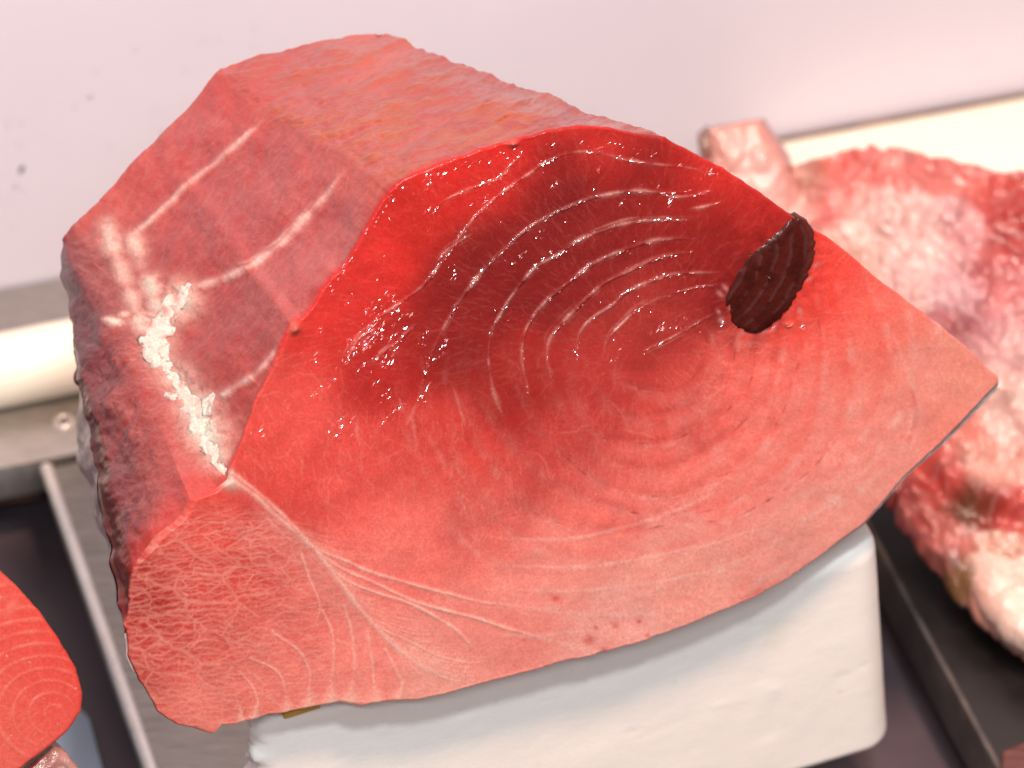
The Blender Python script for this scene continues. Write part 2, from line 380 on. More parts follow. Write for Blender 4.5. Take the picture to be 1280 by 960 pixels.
# left bar: wide flat steel; a pale rod draws its edge highlight
e0, e1 = onz(np.array([55., 187.]), np.array([580., 958.]), 0.0)
BD = (e1 - e0) / np.linalg.norm(e1 - e0); BN = np.array([-BD[1], BD[0], 0])
if BN[0] < 0: BN = -BN
q0 = e0 - BD * 0.0; q1 = e1 + BD * 0.35
bm = prism([q0[:2], q1[:2], (q1 + BN * 0.085)[:2], (q0 + BN * 0.085)[:2]], -0.03, -0.001, 0.0042, 4)
flatshade(bm_obj('side_bar', bm, M_bar, frame))
bm = bmesh.new(); rg = []
for kx in range(2):
    pc = (q0 if kx == 0 else q1) + BN * 0.001
    rg.append([bm.verts.new((pc[0] + BN[0] * 0.0034 * math.cos(a), pc[1] + BN[1] * 0.0034 * math.cos(a), -0.0030 + 0.0034 * math.sin(a))) for a in np.linspace(0, 2 * math.pi, 20, endpoint=False)])
for kx in range(20): bm.faces.new((rg[0][kx], rg[0][(kx + 1) % 20], rg[1][(kx + 1) % 20], rg[1][kx]))
bm.faces.new(rg[0]); bm.faces.new(rg[1][::-1])
flatshade(bm_obj('edge_highlight', bm, M_lip, frame))  # pale rod added as the bright highlight along the bar's edge
# right bar: thin upright plate, dark
r0, r1 = onz(np.array([1114., 1245.]), np.array([716., 958.]), 0.0)
RD = (r1 - r0) / np.linalg.norm(r1 - r0); RN = np.array([-RD[1], RD[0], 0])
if RN[0] < 0: RN = -RN
r0 = r0 - RD * 0.14; r1 = r1 + RD * 0.3
bm = prism([r0[:2], r1[:2], (r1 + RN * 0.003)[:2], (r0 + RN * 0.003)[:2]], -0.03, 0.0, 0.0006)
flatshade(bm_obj('side_plate', bm, M_dsteel, frame))
# rusty cross strip below the ledge
c0 = onz(np.array([-300., 50.]), np.array([662., 602.]), -0.03)
bm = prism([c0[0][:2], c0[1][:2], (c0[1] - WN * 0.012)[:2], (c0[0] - WN * 0.012)[:2]], -0.042, -0.03, 0.001)
flatshade(bm_obj('cross_strip', bm, M_rust, frame))

# black tray right of the plate
t0 = r0 + RN * 0.006; t1 = r1 + RN * 0.006
bm = prism([t0[:2], t1[:2], (t1 + RN * 0.5)[:2], (t0 + RN * 0.5)[:2]], -0.028, -0.012, 0.001)
tag(flatshade(bm_obj('black_tray', bm, M_black)), 'black tray under the pale pink meat at right', 'tray')

# white roll on the ledge (left) and white board (right)
tz = 0.019
a0 = onz(np.array([-220.]), np.array([470.]), tz)[0]; dt = float((a0 - wl[0]) @ WN)
axis_d = float((onz(np.array([20.]), np.array([459.]), tz)[0] - wl[0]) @ WN)
bm = bmesh.new(); N = 40
def roll_ring(s, r, jit):
    out = []
    for i in range(N):
        a = 2 * math.pi * i / N; rr = r * (1 + jit * 0.02 * math.sin(3 * a + s * 40))
        p = np.array(wp(s, axis_d)) + WN * rr * math.cos(a); out.append(bm.verts.new((p[0], p[1], tz + rr * math.sin(a))))
    return out
ss = np.linspace(-0.5, 0.17, 40); R = [roll_ring(s, 0.0188, 1) for s in ss]
for a, b in zip(R, R[1:]):
    for i in range(N): bm.faces.new((a[i], a[(i + 1) % N], b[(i + 1) % N], b[i]))
bm.faces.new(R[0]); bm.faces.new(R[-1][::-1])
tag(flatshade(bm_obj('white_roll', bm, M_foam2)), 'white round foam roll lying on the steel ledge at the left edge', 'foam roll')
bd = onz(np.array([985., 1290.]), np.array([182., 126.]), 0.0)
sb0 = float((bd[0] - wl[0]) @ WD)
bm = prism([wp(sb0 - 0.02, 0.006), wp(1.3, 0.006), wp(1.3, 0.10), wp(sb0 - 0.02, 0.10)], 0.0005, 0.006, 0.0015)
wb = flatshade(bm_obj('white_board', bm, M_foam2))
bm = prism([wp(sb0 - 0.05, 0.0003), wp(1.3, 0.0003), wp(1.3, 0.0055), wp(sb0 - 0.05, 0.0055)], 0.0005, 0.005, 0.0008)
flatshade(bm_obj('gap_strip', bm, M_rust, wb))  # thin dark strip added to draw the dark gap along the wall
tag(wb, 'white board lying along the wall behind the pale meat', 'board')

# droplets and a speck on the wall
def wall_point(px, py): return onplane(np.array([float(px)]), np.array([float(py)]), wl[0], WN)[0]
V_, T_ = [], []
for k in range(40):
    px, py = random.uniform(0, 330), random.uniform(10, 330)
    if k > 34: px, py = random.uniform(640, 1250), random.uniform(5, 110)
    c = wall_point(px, py); r = random.choice([0.0006, 0.0008, 0.0009, 0.0013]); h = r * 0.3
    up = np.array([0, 0, 1.0]); b = len(V_); m_ = 10
    for i in range(m_):
        a = 2 * math.pi * i / m_; V_.append(c + WD * r * math.cos(a) + up * r * 1.25 * math.sin(a) + WN * 0.0001)
    for i in range(m_):
        a = 2 * math.pi * i / m_; V_.append(c + WD * r * .6 * math.cos(a) + up * r * 0.75 * math.sin(a) + WN * h * 0.8)
    V_.append(c + WN * h)
    for i in range(m_):
        j = (i + 1) % m_
        T_ += [(b + i, b + j, b + m_ + j), (b + i, b + m_ + j, b + m_ + i), (b + m_ + i, b + m_ + j, b + 2 * m_)]
o = mesh_np('water_droplets', np.array(V_), None, M_water, T=np.array(T_)); o['kind'] = 'stuff'
c = wall_point(27, 212)
bm = bmesh.new(); bmesh.ops.create_icosphere(bm, subdivisions=2, radius=1)
for v in bm.verts:
    q = c + WD * v.co.x * 0.0014 + np.array([0, 0, 1.0]) * v.co.z * 0.0026 + WD * v.co.z * 0.001 + WN * v.co.y * 0.0006; v.co = q
tag(bm_obj('dirt_speck', bm, M_speck), 'tiny dark speck stuck to the pale wall at left', 'speck')

# ------------------------------------------------------------------ foam block
ZT = 0.125
TL = onz(np.array([300.]), np.array([903.]), ZT)[0]; TR = onz(np.array([1108.]), np.array([678.]), ZT)[0]
BR = onz(np.array([1123.]), np.array([934.]), 0.0)[0]
tdir = TR - TL; tdir[2] = 0; BLK_W = np.linalg.norm(tdir); tdir /= BLK_W; ndir = np.array([tdir[1], -tdir[0], 0])   # ndir: towards the viewer
DEPTH = 0.20
def foam_block():
    """rounded, slightly tapered block as a swept grid with dents"""
    brl = np.array([(BR - TL) @ tdir, (BR - TL) @ ndir])            # bottom right in local coords
    nper = 300; rows = 90
    def outline(hw0, hw1, d0, d1, r):
        # rounded rectangle: x from hw0..hw1, y (towards viewer) d0..d1
        pts = []
        for cx, cy, a0 in ((hw1 - r, d1 - r, 0), (hw0 + r, d1 - r, 90), (hw0 + r, d0 + r, 180), (hw1 - r, d0 + r, 270)):
            for a in np.linspace(a0, a0 + 90, 12): pts.append((cx + r * math.cos(math.radians(a)), cy + r * math.sin(math.radians(a))))
        pts = np.array(pts + pts[:1]); s = np.concatenate([[0], np.cumsum(np.linalg.norm(np.diff(pts, axis=0), axis=1))])
        u = np.linspace(0, s[-1], nper, endpoint=False)
        return np.stack([np.interp(u, s, pts[:, 0]), np.interp(u, s, pts[:, 1])], 1)
    V = []; rr = 0.010
    prof = []                                                        # (inset, z)
    for a in np.linspace(0, 90, 9): prof.append((rr * (1 - math.cos(math.radians(90 - a)))*0 + rr - rr * math.sin(math.radians(a)), rr*0.6 - rr*0.6 * math.cos(math.radians(a))))
    for z in np.linspace(rr * 0.6, ZT - rr, rows)[1:-1]: prof.append((0, z))
    for a in np.linspace(0, 90, 10): prof.append((rr - rr * math.cos(math.radians(a)), ZT - rr + rr * math.sin(math.radians(a))))
    for ins, z in prof:
        f = 1 - z / ZT
        x0 = 0 - 0.006 * f; x1 = BLK_W + (brl[0] - BLK_W) * f; d1 = 0 + (brl[1]) * f; d0 = -DEPTH - 0.004 * f
        P = outline(x0 + ins, x1 - ins, d0 + ins, d1 - ins, 0.016 - ins * 0.5)
        V.append(np.stack([P[:, 0], P[:, 1], np.full(nper, z)], 1))
    V = np.array(V); nr = len(V)
    # relief: broken left end, shallow dents, faint moulded rib groups on the front
    x, y, z = V[..., 0], V[..., 1], V[..., 2]
    h = (fbm(x * 60 + y * 50, z * 60, 3) - 0.5) * 0.0005
    left = sstep(0.012, 0.0, x) * sstep(-0.05, 0.0, y)
    h += left * (fbm(x * 200 + y * 260, z * 170, 5, 4) - 0.62) * 0.012
    for gx, gz in ((0.02, 0.10), (0.063, 0.085), (0.105, 0.105), (0.15, 0.10), (0.2, 0.098), (0.235, 0.075), (0.20, 0.045), (0.12, 0.055), (0.245, 0.04)):
        msk = sstep(0.009, 0.006, np.abs(x - gx)) * sstep(0.014, 0.009, np.abs(z - gz)) * sstep(-0.02, -0.005, y)
        h += -msk * 0.00022 * (0.5 + 0.5 * np.cos((x - gx) * 2 * math.pi / 0.0028))
    for _ in range(24):
        gx, gz, r = random.uniform(0, .29), random.uniform(0, .12), random.uniform(.0008, .0028)
        h += random.choice([-1, -1, 1]) * 0.00035 * np.exp(-((x - gx) ** 2 + (z - gz) ** 2) / r ** 2) * (y > -0.02)
    ctr = np.array([BLK_W / 2, -DEPTH / 2]); dx = x - ctr[0]; dy = y - ctr[1]; ax = np.abs(dx) / (BLK_W / 2); ay = np.abs(dy) / (DEPTH / 2)
    nx = np.where(ax > ay, np.sign(dx), 0); ny = np.where(ax > ay, 0, np.sign(dy))
    x = x + nx * h; y = y + ny * h
    x = x + np.clip(1 - x / BLK_W, 0, 1) * np.clip(-y / DEPTH, 0, 1) * 0.11
    G = TL[None, None] * np.array([1, 1, 0]) + x[..., None] * tdir + y[..., None] * ndir + z[..., None] * np.array([0, 0, 1.0])
    V = G.reshape(-1, 3); i = np.arange(nr - 1)[:, None] * nper + np.arange(nper)[None]; j = np.arange(nr - 1)[:, None] * nper + (np.arange(nper)[None] + 1) % nper
    Q = np.stack([i, j, j + nper, i + nper], -1).reshape(-1, 4)
    cb = V[:nper].mean(0); ct = V[-nper:].mean(0); V = np.vstack([V, cb, ct]); n0 = len(V) - 2
    k = np.arange(nper); kk = (k + 1) % nper; base = (nr - 1) * nper
    T = np.vstack([np.stack([kk, k, np.full(nper, n0)], 1), np.stack([base + k, base + kk, np.full(nper, n0 + 1)], 1)])
    return mesh_np('foam_block', V, Q, M_foam, T=T)
tag(foam_block(), 'white foam block with rounded corners under the big tuna chunk', 'foam block')

# ------------------------------------------------------------------ tuna: geometry frame
TILT = math.radians(22)
NF = ndir * math.cos(TILT) + np.array([0, 0, math.sin(TILT)])        # normal of the cut face
P0 = TL + ndir * 0.018
cd.dof.focus_distance = float((onplane(np.array([560.]), np.array([470.]), P0, NF)[0] - CAM) @ FW)
LB = 0.15
OUT = [(485,240),(500,227),(520,216),(545,207),(562,201),(600,187),(635,177),(660,171),(687,163),(720,157),(745,158),(765,161),(800,169),(832,172),(855,185),(890,202),(920,220),(950,240),(985,267),(1010,283),(1040,300),(1065,320),(1090,342),(1140,380),(1180,410),(1220,445),(1247,470),(1250,478),
 (1241,486),(1223,506),(1200,531),(1177,554),(1156,573),(1133,595),(1110,621),(1080,655),(1040,685),(1000,715),(950,745),(890,770),(840,790),(790,807),(740,820),(690,832),(640,846),(597,857),(563,867),(520,877),(490,876),(467,880),(447,884),(423,878),(400,882),(372,887),(357,892),(335,893),(320,899),(293,906),(276,907),(265,918),(250,913),(220,906),(197,890),(175,852),(160,820),(159,792),(154,782),(160,772),(162,730),(167,709),
 (187,688),(200,671),(221,656),(228,647),(239,626),(258,619),(271,613),(284,601),(290,580),(305,542),(320,500),(335,472),(347,445),(357,417),(363,404),(378,398),(392,380),(400,367),(435,325),(460,280)]
ANCH = {0: (275, 85), 9: (395, 48), 13: (470, 38), 18: (618, 185), 27: (885, 392), 64: (104, 475), 67: (97, 430), 69: (75, 345), 73: (80, 300), 77: (113, 262)}
RULE = {35: -0.045, 44: -0.03, 57: -0.012}                           # hidden bottom: straight back along the block
NT, NR, NL = 1900, 380, 220
CEN = np.array([600., 560.])
pts = np.array(OUT + OUT[:1], float)
seg = np.linalg.norm(np.diff(pts, axis=0), axis=1); cum = np.concatenate([[0], np.cumsum(seg)])
u = np.linspace(0, cum[-1], NT, endpoint=False)
ox = np.interp(u, cum, pts[:, 0]); oy = np.interp(u, cum, pts[:, 1])
# small wobble of the knife edge
ox0, oy0 = ox.copy(), oy.copy()
ang = np.arctan2(oy - CEN[1], ox - CEN[0]); wob = (fbm(u / 14, u * 0, 5, 3) - 0.5) * 3.0
ox += np.cos(ang) * wob; oy += np.sin(ang) * wob
front = onplane(ox, oy, P0, NF)
keys = sorted(list(ANCH) + list(RULE)); bpts = []
for k in keys:
    if k in ANCH:
        q = onplane(np.array([float(ANCH[k][0])]), np.array([float(ANCH[k][1])]), P0 - ndir * LB, NF)[0]
    else:
        q = onplane(np.array([pts[k][0]]), np.array([pts[k][1]]), P0, NF)[0] - ndir * LB + tdir * RULE[k]
    bpts.append(q)
bk = np.array(bpts + bpts[:1]); bu = np.concatenate([cum[keys], [cum[-1] + cum[keys[0]]]])
back = np.stack([np.interp(u, bu, bk[:, a]) for a in range(3)], 1)
# carry a little of the front's edge detail to the back
fa = np.array([onplane(np.array([pts[k][0]]), np.array([pts[k][1]]), P0, NF)[0] for k in keys]); fa = np.vstack([fa, fa[:1]])
det = onplane(ox0, oy0, P0, NF) - np.stack([np.interp(u, bu, fa[:, a]) for a in range(3)], 1)
keep = np.where((u > cum[27]) & (u < cum[69]), 0.9, 0.0)[:, None]
back = back + det * keep

# ------------------------------------------------------------------ tuna: painted maps (front)
FC = [(520,260,(205,44,38)),(700,220,(160,36,36)),(600,330,(168,38,36)),(800,210,(172,38,36)),(480,440,(198,42,38)),(400,400,(218,56,50)),(340,500,(222,80,72)),(650,480,(188,48,44)),(800,400,(190,58,54)),(880,300,(180,40,37)),(950,260,(208,46,40)),(760,470,(200,62,56)),(560,560,(214,68,60)),(450,600,(216,66,60)),(700,560,(206,68,62)),(850,520,(216,78,70)),(950,500,(228,88,78)),(1050,420,(238,82,68)),(1020,350,(234,66,56)),(1110,420,(234,95,82)),(1180,460,(238,128,112)),(1000,560,(236,108,97)),(1080,540,(234,114,102)),(1140,520,(230,114,100)),(1060,610,(224,130,118)),(900,620,(231,106,95)),(760,640,(222,94,85)),(600,660,(212,82,74)),(500,680,(222,94,85)),(700,720,(228,124,112)),(850,700,(232,134,122)),(980,680,(216,130,120)),(760,790,(222,142,133)),(600,800,(225,118,108)),(640,760,(225,114,103)),(560,860,(235,144,132)),(450,830,(225,110,99)),(300,700,(214,72,64)),(250,800,(214,82,73)),(250,880,(224,118,107)),(190,740,(190,44,40)),(180,830,(204,62,54)),(400,760,(216,94,85)),(340,850,(225,114,103)),(240,690,(222,78,70)),
      (640,185,(216,44,40)),(750,175,(214,52,46)),(470,300,(214,48,42)),(430,350,(216,52,46)),(560,220,(215,46,40)),(870,215,(212,48,42)),(730,340,(172,42,40)),(560,420,(176,40,37)),(820,260,(172,38,36))]
fcol = rbf(FC, 34, 18, 3)
pale = np.clip(sstep(150, 400, np.hypot((XX - 640) / 1.25, YY - 350)) * (YY > 420) + sstep(990, 1200, XX), 0, 1); pale *= sstep(300, 480, XX); pale = blur(pale[::4, ::4], 6).repeat(4, 0).repeat(4, 1)
fcol = fcol + pale[..., None] * np.array([0.08, 0.072, 0.064])
nA = fbm(XX / 30, YY / 30, 21, 4); fcol *= np.clip(fcol[..., 0:1] / 0.66, 0, 1.25) ** 0.95; fcol[..., 1:] *= 0.97
fcol *= (1 + (nA - 0.5) * 0.22)[..., None] * np.array([1, 1, 1])
arc = np.zeros((GH, GW)); glint = np.zeros((GH, GW)); hgt = np.zeros((GH, GW)); hair = np.zeros((GH, GW)); fac = np.zeros((GH, GW)); drop_m = np.zeros((GH, GW)); dk = np.zeros((GH, GW))
ARCS = [
 ([(425,455),(440,430),(470,400),(500,378),(532,354),(559,318),(591,275),(631,239),(666,214),(698,196),(733,189),(769,196),(809,204),(864,210),(896,220)], 2.6),
 ([(520,510),(530,470),(545,430),(559,402),(579,370),(607,334),(639,303),(670,279),(714,257),(753,245),(793,239),(836,241),(888,239)], 3.4),
 ([(632,520),(627,508),(615,477),(610,449),(613,417),(627,390),(646,362),(670,334),(698,318),(726,299),(761,285),(793,277),(832,275),(872,275)], 3.0),
 ([(663,500),(660,489),(653,453),(654,425),(662,406),(682,378),(706,358),(730,338),(757,322),(789,309),(824,299),(872,298)], 4.0),
 ([(690,478),(688,465),(684,449),(688,425),(706,402),(730,378),(757,354),(785,340),(813,326),(848,316),(870,316)], 4.2),
 ([(723,455),(722,437),(725,417),(741,398),(765,382),(785,364),(817,350),(844,342),(900,340)], 3.2),
 ([(753,445),(758,428),(769,413),(793,390),(820,374),(856,362),(900,354)], 2.0),
 ([(800,440),(832,425),(864,409),(892,392)], 1.8),
 ([(545,330),(560,312),(590,292)], 2.0), ([(535,270),(560,248),(600,232),(625,222),(640,205),(658,190)], 1.8),
 ([(436,445),(448,425),(470,412)], 3.0), ([(462,460),(480,440),(500,425),(520,405)], 2.6),
 ([(860,262),(880,258),(905,250)], 1.6), ([(820,240),(850,246),(890,238)], 2.4),
]
for i, (a, wd) in enumerate(ARCS):
    stroke(arc, a, wd * 0.7, 0.58, (0.15, 0.15), 0.75, i * 3.1)
    for q in range(3):
        o_ = random.gauss(0, 3.2); b_ = [(x + o_ * .6 + 3 * mnoise.noise((x * .05, y * .05, q + i)), y + o_ * .8 + 3 * mnoise.noise((x * .05, y * .05, q + i + 40))) for x, y in a]
        k0 = random.randint(0, max(0, len(b_) - 5)); stroke(arc, b_[k0:k0 + random.randint(3, 6)], random.uniform(0.8, 1.6), random.uniform(0.2, 0.5), (0.3, 0.3), 0.6, i + q)
    stroke(glint, a, wd * 1.5, 1.0, (0.22, 0.12), 0.75, i * 3.1 + 50)
    facet(fac, a, wd * 0.95, np.array([-0.30, -0.45]), i * 2.2)
    stroke(hgt, a, wd * 0.85, 1.0, (0.15, 0.12), 0.3, i * 5.7)
upper = sstep(540, 430, YY) * sstep(380, 440, XX) * sstep(960, 880, XX)
glint *= upper
# scattered glint flecks on the upper left of the cut: invented flakes set for highlights
FLK = []
def fleck(x, y, L, wd, deg, seed):
    a = math.radians(deg); p_ = [(x - L * .5 * math.cos(a), y - L * .5 * math.sin(a)), (x + random.uniform(-1, 1), y + random.uniform(-1, 1)), (x + L * .5 * math.cos(a), y + L * .5 * math.sin(a))]
    FLK.append((x, y, L, wd, a))
for k in range(46):                                                    # streaky clusters, left of the seams
    cx_, cy_ = random.gauss(462, 52), random.gauss(420, 48); L_c = random.uniform(10, 46); a_ = math.radians(random.gauss(-48, 9))
    if k % 5 == 0: cx_, cy_ = random.uniform(520, 860), random.uniform(200, 360)
    if cx_ < 350 or cy_ > 530: continue
    for q in range(int(3 + L_c / 3.2)):
        t = random.uniform(-.5, .5); fleck(cx_ + L_c * t * math.cos(a_) + random.gauss(0, 2.4), cy_ + L_c * t * math.sin(a_) + random.gauss(0, 2.4), random.choice([2, 3, 3, 4, 6, 8]), random.uniform(0.9, 2.2), math.degrees(a_) + random.gauss(0, 10), k)
for k in range(90): fleck(random.uniform(430, 880), random.uniform(190, 470), random.uniform(1.5, 3), random.uniform(0.8, 1.4), -45, k)
for x, y in [(372,440),(360,505),(322,535),(445,505),(425,537),(435,530),(500,395),(455,430),(820,408),(845,405),(770,445),(787,407),(825,410),(860,400),(976,408),(1000,404),(985,405),(890,213),(880,212),(905,405),(832,242),(845,240),(452,425),(440,440)]:
    for _ in range(4): fleck(x + random.gauss(0, 6), y + random.gauss(0, 6), random.uniform(3, 9), random.uniform(1.6, 3), random.gauss(-45, 14), x)
for t in np.linspace(0, 1, 46):                                        # left upper rim
    if random.random() < 0.7: fleck(405 + t * 80 + random.uniform(2, 11), 362 - t * 122 + random.uniform(0, 7), random.uniform(2, 6), random.uniform(1.2, 2.2), -50, t * 9)
for t in np.linspace(0, 1, 90):                                        # top rim
    x = 490 + t * 390; y = np.interp(x, [490, 560, 640, 720, 800, 880], [236, 208, 186, 172, 182, 208])
    if random.random() < 0.6: fleck(x, y + random.uniform(0, 12), random.uniform(2, 7), random.uniform(1.1, 2.0), -22 + random.gauss(0, 8), t * 7)
glint *= np.clip(0.25 + 1.9 * (fbm(XX / 6, YY / 6, 77, 3) - 0.28), 0, 1)
# lower concentric bands
for k in range(10):
    r = 62 + 29 * k; pl = []
    for a in np.linspace(-28, 192, 40):
        aa = math.radians(a); rr = r * (1 + 0.04 * math.sin(aa * 3 + k)) * (1 + 0.10 * max(0, min(a, 120) - 60) / 60 - 0.10 * max(0, a - 120) / 70)
        pl.append((826 + rr * 1.04 * math.cos(aa), 432 + rr * 0.98 * math.sin(aa)))
    pl = [(x + 15 * mnoise.noise((x * .012, y * .012, k * .9)), y + 13 * mnoise.noise((x * .012, y * .012, k * .9 + 5))) for x, y in pl]
    stroke(arc, pl, 3.4 + 0.5 * k, 0.26 + 0.045 * k, (0.12, 0.62), 0.8, k)
    stroke(arc, [(x + 9, y + 7) for x, y in pl], 13, 0.22, (0.2, 0.5), 0.5, k + 60)
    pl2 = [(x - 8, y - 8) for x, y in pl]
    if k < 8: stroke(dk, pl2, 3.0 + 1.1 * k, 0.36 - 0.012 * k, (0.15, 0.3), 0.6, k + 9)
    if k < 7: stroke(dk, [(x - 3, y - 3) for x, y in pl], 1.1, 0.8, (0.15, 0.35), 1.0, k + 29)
LOW = [[(600,668),(640,674),(715,673),(790,657),(840,640),(875,625),(940,590)],[(590,700),(640,708),(740,708),(815,696),(890,680),(940,662),(1000,630)],[(600,735),(640,738),(740,738),(840,725),(915,705),(985,672)],
       [(605,752),(640,756),(715,767),(790,770),(840,765),(900,748)],[(640,790),(690,801),(740,815),(760,816)],[(600,790),(660,795),(720,790),(800,780)]]
for i, a in enumerate(LOW): stroke(arc, a, 3.0, 0.75, (0.2, 0.25), 0.3, i + 70)
TR_ = [[(287,598),(320,620),(340,640),(367,663),(393,687),(420,720),(447,757),(470,783),(493,807),(527,833),(563,853)],
       [(290,590),(330,622),(360,650),(393,683),(430,700),(463,715),(513,730),(563,743),(600,752),(640,757)],
       [(393,687),(430,712),(467,728),(513,750),(563,765),(597,773),(640,787),(690,800)],
       [(397,693),(430,723),(467,740),(513,755),(547,773),(573,790),(600,820),(604,829)],
       [(477,787),(513,803),(547,820),(580,828),(603,830)],[(470,785),(510,815),(550,845),(590,855)],
       [(377,693),(387,723),(400,757),(393,785)],[(400,757),(415,790),(417,823),(413,857)],[(430,757),(440,790),(443,820),(442,853)],[(460,790),(466,830),(467,860)],[(483,813),(493,833),(507,863)],
       [(340,790),(373,813),(387,840),(387,867)],[(313,823),(347,840),(360,873)],[(300,840),(318,862),(324,885)]]
tw = [4.2, 2.6, 2.4, 2.4, 2.0, 1.8, 1.6, 1.8, 1.8, 1.8, 1.8, 1.8, 1.6, 1.4]
fan = np.zeros((GH, GW))
for i, a in enumerate(TR_): stroke(fan, a, tw[i], 0.85 if i < 4 else 0.6, (0.0, 0.2), 0.2, i + 90)
for _ in range(210):                                                   # soft fan of fibres right of the trunk
    t = random.random(); x = 330 + 180 * t + random.gauss(0, 4); y = np.interp(x, [340, 393, 447, 510], [640, 690, 757, 820]) + random.gauss(0, 4)
    th = math.radians(50 - 28 * random.random() - 8 * t); L = random.uniform(40, 150)
    stroke(fan, [(x, y), (x + L * .5 * math.cos(th), y + L * .5 * math.sin(th)), (x + L * (math.cos(th - .12)), y + L * math.sin(th - .18))], 1.2, random.uniform(0.12, 0.42), (0.1, 0.6), 0.2, t, 8)
# milky tissue beside the trunk
milk = np.zeros((GH, GW))
stroke(milk, [(300,620),(350,668),(400,720),(440,765),(480,805)], 16, 0.5, (0.2, 0.2)); stroke(milk, [(520,790),(560,815),(600,828)], 12, 0.45, (0.3, 0.2))
stroke(milk, [(270,640),(330,690),(380,740)], 12, 0.25, (0.2, 0.2))
# pale wisps left of centre
for a in ([(448,520),(446,540),(450,555)], [(520,505),(514,520),(506,535)],[(515,520),(518,540),(520,555)], [(565,480),(572,500),(578,520),(585,540)], [(500,500),(504,515)], [(612,470),(620,500),(632,525)]): stroke(arc, a, 3.0, 0.42, (0.3, 0.4), 0.3, len(a))
# fine hair-like fibres crossing the bands
for _ in range(6500):
    x, y = random.uniform(170, 1230), random.uniform(170, 880)
    dx, dy = x - 800, y - 430; th = math.atan2(dy, dx) + random.gauss(0, 0.22)
    if y > 480 and x < 800: th = math.pi / 2 + random.gauss(0, 0.2) + (x - 700) / 900
    L = random.uniform(8, 34); p_ = [(x, y)]
    for s in range(3):
        th += random.gauss(0, 0.25); x += L / 3 * math.cos(th); y += L / 3 * math.sin(th); p_.append((x, y))
    stroke(hair, p_, 0.8, random.uniform(0.08, 0.38), (0.3, 0.3), 0, 0, 7)
for _ in range(60):                                                  # longer wandering veins
    x, y = random.uniform(320, 1200), random.uniform(420, 820); th = random.uniform(0, 6.3); p_ = [(x, y)]
    for s in range(7):
        th += random.gauss(0, 0.45); x += 9 * math.cos(th); y += 9 * math.sin(th); p_.append((x, y))
    stroke(hair, p_, 1.2, random.uniform(0.15, 0.4), (0.3, 0.3), 0, 0, 6)
# belly marbling: cells with pale walls
def cells(x0, y0, x1, y1, sx, sy, seed, rot):
    rng = np.random.default_rng(seed)
    gx = XX[y0 - OY:y1 - OY, x0 - OX:x1 - OX].copy(); gy = YY[y0 - OY:y1 - OY, x0 - OX:x1 - OX].copy()
    wx = (fbm(gx / 26, gy / 26, seed) - 0.5) * 14; wy = (fbm(gx / 22, gy / 22, seed + 7) - 0.5) * 12
    wx += (fbm(gx / 7, gy / 7, seed + 3, 2) - 0.5) * 4; wy += (fbm(gx / 7, gy / 7, seed + 4, 2) - 0.5) * 3
    c, s = math.cos(rot), math.sin(rot); X = gx + wx; Y = gy + wy
    A = (X * c + Y * s) / sx; B = (-X * s + Y * c) / sy
    ia = np.floor(A); ib = np.floor(B); z = np.zeros(A.shape); f1 = z + 9.0; f2 = z + 9.0; a1 = z.copy(); b1 = z.copy(); a2 = z.copy(); b2 = z.copy()
    for da in (-1, 0, 1):
        for db in (-1, 0, 1):
            ca = ia + da; cb = ib + db; pa = ca + _hash(ca, cb, seed); pb = cb + _hash(ca, cb, seed + 500)
            d = np.hypot(pa - A, pb - B); n1_ = d < f1; n2_ = ~n1_ & (d < f2)
            f2 = np.where(n1_, f1, np.where(n2_, d, f2)); a2 = np.where(n1_, a1, np.where(n2_, pa, a2)); b2 = np.where(n1_, b1, np.where(n2_, pb, b2))
            f1 = np.where(n1_, d, f1); a1 = np.where(n1_, pa, a1); b1 = np.where(n1_, pb, b1)
    return (f2 ** 2 - f1 ** 2) / (2 * np.hypot((a1 - a2) / sx, (b1 - b2) / sy) + 1e-6)
# flap region mask: left-below of the trunk
trunk = np.array([(230,600),(287,598),(340,640),(393,687),(447,757),(493,807),(563,853),(600,880)])
flapm = (XX < np.interp(YY, trunk[:, 1][1:], trunk[:, 0][1:])) & (YY > 600); flap = blur(flapm.astype(float), 6)
net = np.zeros((GH, GW)); x0, y0, x1, y1 = 140, 590, 640, 930
n1 = cells(x0, y0, x1, y1, 40, 8.5, 5, -0.10); n2 = cells(x0, y0, x1, y1, 19, 5.0, 9, 0.06); n0 = cells(x0, y0, x1, y1, 62, 34, 15, 0.3)
sl = (slice(y0 - OY, y1 - OY), slice(x0 - OX, x1 - OX))
amp = 0.45 + 0.9 * fbm(XX[sl] / 40, YY[sl] / 40, 60, 3)
net[sl] = np.clip(np.maximum.reduce([a_ for a_ in (0.80 * np.exp(-(n1 / 1.25) ** 2) * amp, 0.42 * np.exp(-(n2 / 1.2) ** 2) * amp, 0.75 * np.exp(-(n0 / 1.8) ** 2) * (fbm(XX[sl] / 50, YY[sl] / 50, 61, 2) > 0.45),)]), 0, 1)
net *= flap * (1 - 0.55 * sstep(380, 520, XX)) * sstep(612, 660, YY)
